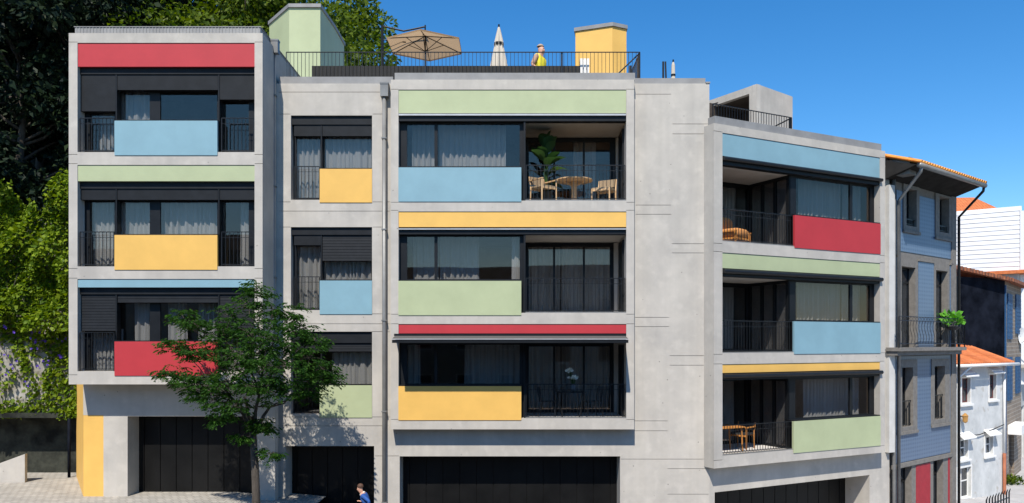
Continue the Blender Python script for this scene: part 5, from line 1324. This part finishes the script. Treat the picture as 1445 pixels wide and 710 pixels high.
# ------------------------------------------------------------------ people
def skin_mesh(name, verts, edges, radii, mat, parent, root=0, sub=2):
    me = bpy.data.meshes.new(name); me.from_pydata([tuple(v) for v in verts], edges, []); me.materials.append(mat)
    o = bpy.data.objects.new(name, me); COL.objects.link(o); o.parent = parent
    m_ = o.modifiers.new('skin', 'SKIN'); m_.use_smooth_shade = True
    sv = me.skin_vertices[0].data
    for i, r_ in enumerate(radii):
        rr = r_ if isinstance(r_, tuple) else (r_, r_); sv[i].radius = rr; sv[i].use_root = (i == root)
    s = o.modifiers.new('sub', 'SUBSURF'); s.levels = sub; s.render_levels = sub
    return o
def ball(mb, c, rx, ry, rz_, n=16, m_=10, half=None):
    vs = []
    for i in range(m_ + 1):
        ph = -math.pi / 2 + math.pi * i / m_
        if half is not None: ph = half + (math.pi / 2 - half) * i / m_
        for k in range(n): a = 2 * math.pi * k / n; vs.append((c[0] + rx * math.cos(ph) * math.cos(a), c[1] + ry * math.cos(ph) * math.sin(a), c[2] + rz_ * math.sin(ph)))
    mb.add(vs, [(i * n + k, i * n + (k + 1) % n, (i + 1) * n + (k + 1) % n, (i + 1) * n + k) for i in range(m_) for k in range(n)])
def person(label, loc, rz, h, J, hair, top, legs_, hairfull=True, vest=None, collar=None):
    """J: joint table in body space (facing -y); lengths already scaled to height h"""
    r = thing('person', label, 'person', loc, rz)
    V, E, Rr, idx = [], [], [], {}
    def v(n_, p, q, link=None):
        idx[n_] = len(V); V.append(Vector(p) * h); Rr.append(q * h if not isinstance(q, tuple) else (q[0] * h, q[1] * h))
        if link: E.append((idx[link], idx[n_]))
    v('pelvis', J['pelvis'], (.085, .065))
    v('chest', J['chest'], (.10, .07), 'pelvis'); v('neckb', J['neckb'], (.05, .045), 'chest'); v('neck', J['neck'], .032, 'neckb'); v('headl', J['headl'], (.045, .055), 'neck'); v('head', J['head'], (.048, .058), 'headl'); v('headt', J['headt'], (.038, .045), 'head')
    v('nose', Vector(J['headl']) + Vector(J['face']) * .062 + Vector((0, 0, .018)), .009, 'headl')
    for s in ('l', 'r'):
        v('sh' + s, J['sh' + s], .042, 'neckb'); v('el' + s, J['el' + s], .028, 'sh' + s); v('wr' + s, J['wr' + s], .019, 'el' + s); v('ha' + s, J['ha' + s], (.024, .014), 'wr' + s)
        d_ = (Vector(J['ha' + s]) - Vector(J['wr' + s])).normalized(); sd = d_.cross(Vector((0, .3, 1))).normalized()
        for k, (o_, l_) in enumerate(((-.018, .040), (-.006, .048), (.006, .045), (.018, .036))):
            v(f'f{k}{s}', Vector(J['ha' + s]) + sd * o_ + d_ * .02, .0055, 'ha' + s); v(f'g{k}{s}', Vector(J['ha' + s]) + sd * o_ * 1.2 + d_ * (.02 + l_ * .7) + Vector((0, -.006, -.012)), .0045, f'f{k}{s}')
        v('th' + s, Vector(J['ha' + s]) - sd * .026 + d_ * .005, .0055, 'wr' + s); v('ti' + s, Vector(J['ha' + s]) - sd * .036 + d_ * .024, .005, 'th' + s)
        v('hi' + s, J['hi' + s], .055, 'pelvis'); v('kn' + s, J['kn' + s], .037, 'hi' + s); v('an' + s, J['an' + s], .024, 'kn' + s); v('to' + s, J['to' + s], (.026, .018), 'an' + s)
    skin_mesh('body', V, E, Rr, M['skin'], r)
    hd = Vector(J['head']) * h; fc = Vector(J['face'])
    # hair cap, ears and eyes
    mb = MB(); ball(mb, hd - fc * .012 * h + Vector((0, 0, .016 * h)), .056 * h, .062 * h, .062 * h, half=(-.25 if hairfull else .35)); mb.build('hair', hair, r, smooth=True)
    def cl(name, names, links, scale, mat):
        vs = [Vector(J[n_]) * h for n_ in names]; ii = {n_: i for i, n_ in enumerate(names)}
        rr = []
        for n_ in names:
            q = Rr[idx[n_]]; rr.append((q[0] * scale, q[1] * scale) if isinstance(q, tuple) else q * scale)
        return skin_mesh(name, vs, [(ii[a], ii[b]) for a, b in links], rr, mat, r)
    cl('trousers', ['pelvis', 'hil', 'knl', 'anl', 'hir', 'knr', 'anr'], [('pelvis', 'hil'), ('hil', 'knl'), ('knl', 'anl'), ('pelvis', 'hir'), ('hir', 'knr'), ('knr', 'anr')], 1.18, legs_)
    cl('jacket' if vest is None else 'shirt', ['pelvis', 'chest', 'neckb', 'shl', 'ell', 'shr', 'elr'] + (['wrl', 'wrr'] if vest is None else []),
       [('pelvis', 'chest'), ('chest', 'neckb'), ('neckb', 'shl'), ('shl', 'ell'), ('neckb', 'shr'), ('shr', 'elr')] + ([('ell', 'wrl'), ('elr', 'wrr')] if vest is None else []), 1.16, top)
    if vest: cl('vest', ['pelvis', 'chest', 'neckb', 'shl', 'shr'], [('pelvis', 'chest'), ('chest', 'neckb'), ('neckb', 'shl'), ('neckb', 'shr')], 1.28, vest)
    if collar:
        nb_ = Vector(J['neckb']) * h; nk = Vector(J['neck']) * h
        MB().tube([tuple(nb_.lerp(nk, .3)), tuple(nb_.lerp(nk, .85))], [.062 * h, .047 * h], 14).build('collar', collar, r)
    for s, nme in (('l', 'shoe'), ('r', 'shoe')):
        p = Vector(J['an' + s]) * h; q = Vector(J['to' + s]) * h; mb = MB(); c = p.lerp(q, .55); ball(mb, (c.x, c.y, c.z + .004 * h), .028 * h, .065 * h, .026 * h); mb.build(nme, M['dark'], r, smooth=True)
    return r
# roof man: faces right, turned a little to the street, hands at the belly and hip
JM = dict(pelvis=(0, 0, .53), chest=(0, -.005, .70), neckb=(0, 0, .815), neck=(0, -.01, .855), headl=(0, -.022, .895), head=(0, -.018, .94), headt=(0, -.01, .972), face=(0, -1, 0),
          shl=(.105, .005, .80), ell=(.165, .03, .64), wrl=(.085, -.10, .585), hal=(.035, -.125, .575), shr=(-.105, .005, .80), elr=(-.175, .05, .65), wrr=(-.115, -.08, .56), har=(-.075, -.11, .545),
          hil=(.05, 0, .50), knl=(.055, -.01, .28), anl=(.06, .01, .04), tol=(.065, -.07, .018), hir=(-.05, 0, .50), knr=(-.055, -.01, .28), anr=(-.06, .01, .04), tor=(-.065, -.07, .018))
mp_ = px(762, 64.5, 25.0)
person('man in a yellow hi-vis vest standing behind the roof railing', (mp_.x, 3.0, DECK), R(62), (mp_.z - DECK) / .995, JM, M['hair_grey'], M['shirt'], M['jeans'], False, vest=M['hivis'])
# running child: leans towards the left of the photo
JB = dict(pelvis=(0, .02, .50), chest=(0, -.05, .66), neckb=(0, -.10, .775), neck=(0, -.125, .81), headl=(0, -.155, .85), head=(0, -.16, .905), headt=(0, -.155, .945), face=(0, -1, 0),
          shl=(.10, -.09, .76), ell=(.15, .05, .66), wrl=(.14, .02, .54), hal=(.135, -.02, .51), shr=(-.10, -.09, .76), elr=(-.15, -.02, .63), wrr=(-.12, -.14, .60), har=(-.11, -.18, .615),
          hil=(.05, .02, .47), knl=(.055, -.12, .30), anl=(.055, -.06, .10), tol=(.055, -.13, .07), hir=(-.05, .02, .47), knr=(-.055, .08, .27), anr=(-.055, .22, .12), tor=(-.055, .20, .05))
JB['anl'] = (.055, -.10, .045); JB['tol'] = (.055, -.18, .018)
bp_ = px(509, 682, 19.2); gg = gz(bp_.x, bp_.y)
person('child in a blue jacket with pale collar running past the middle garage', (bp_.x + .18, bp_.y, gg), R(-90), (bp_.z - gg) / .985, JB, M['hair_brown'], M['jacket'], M['jeans'], True, collar=M['collar'])
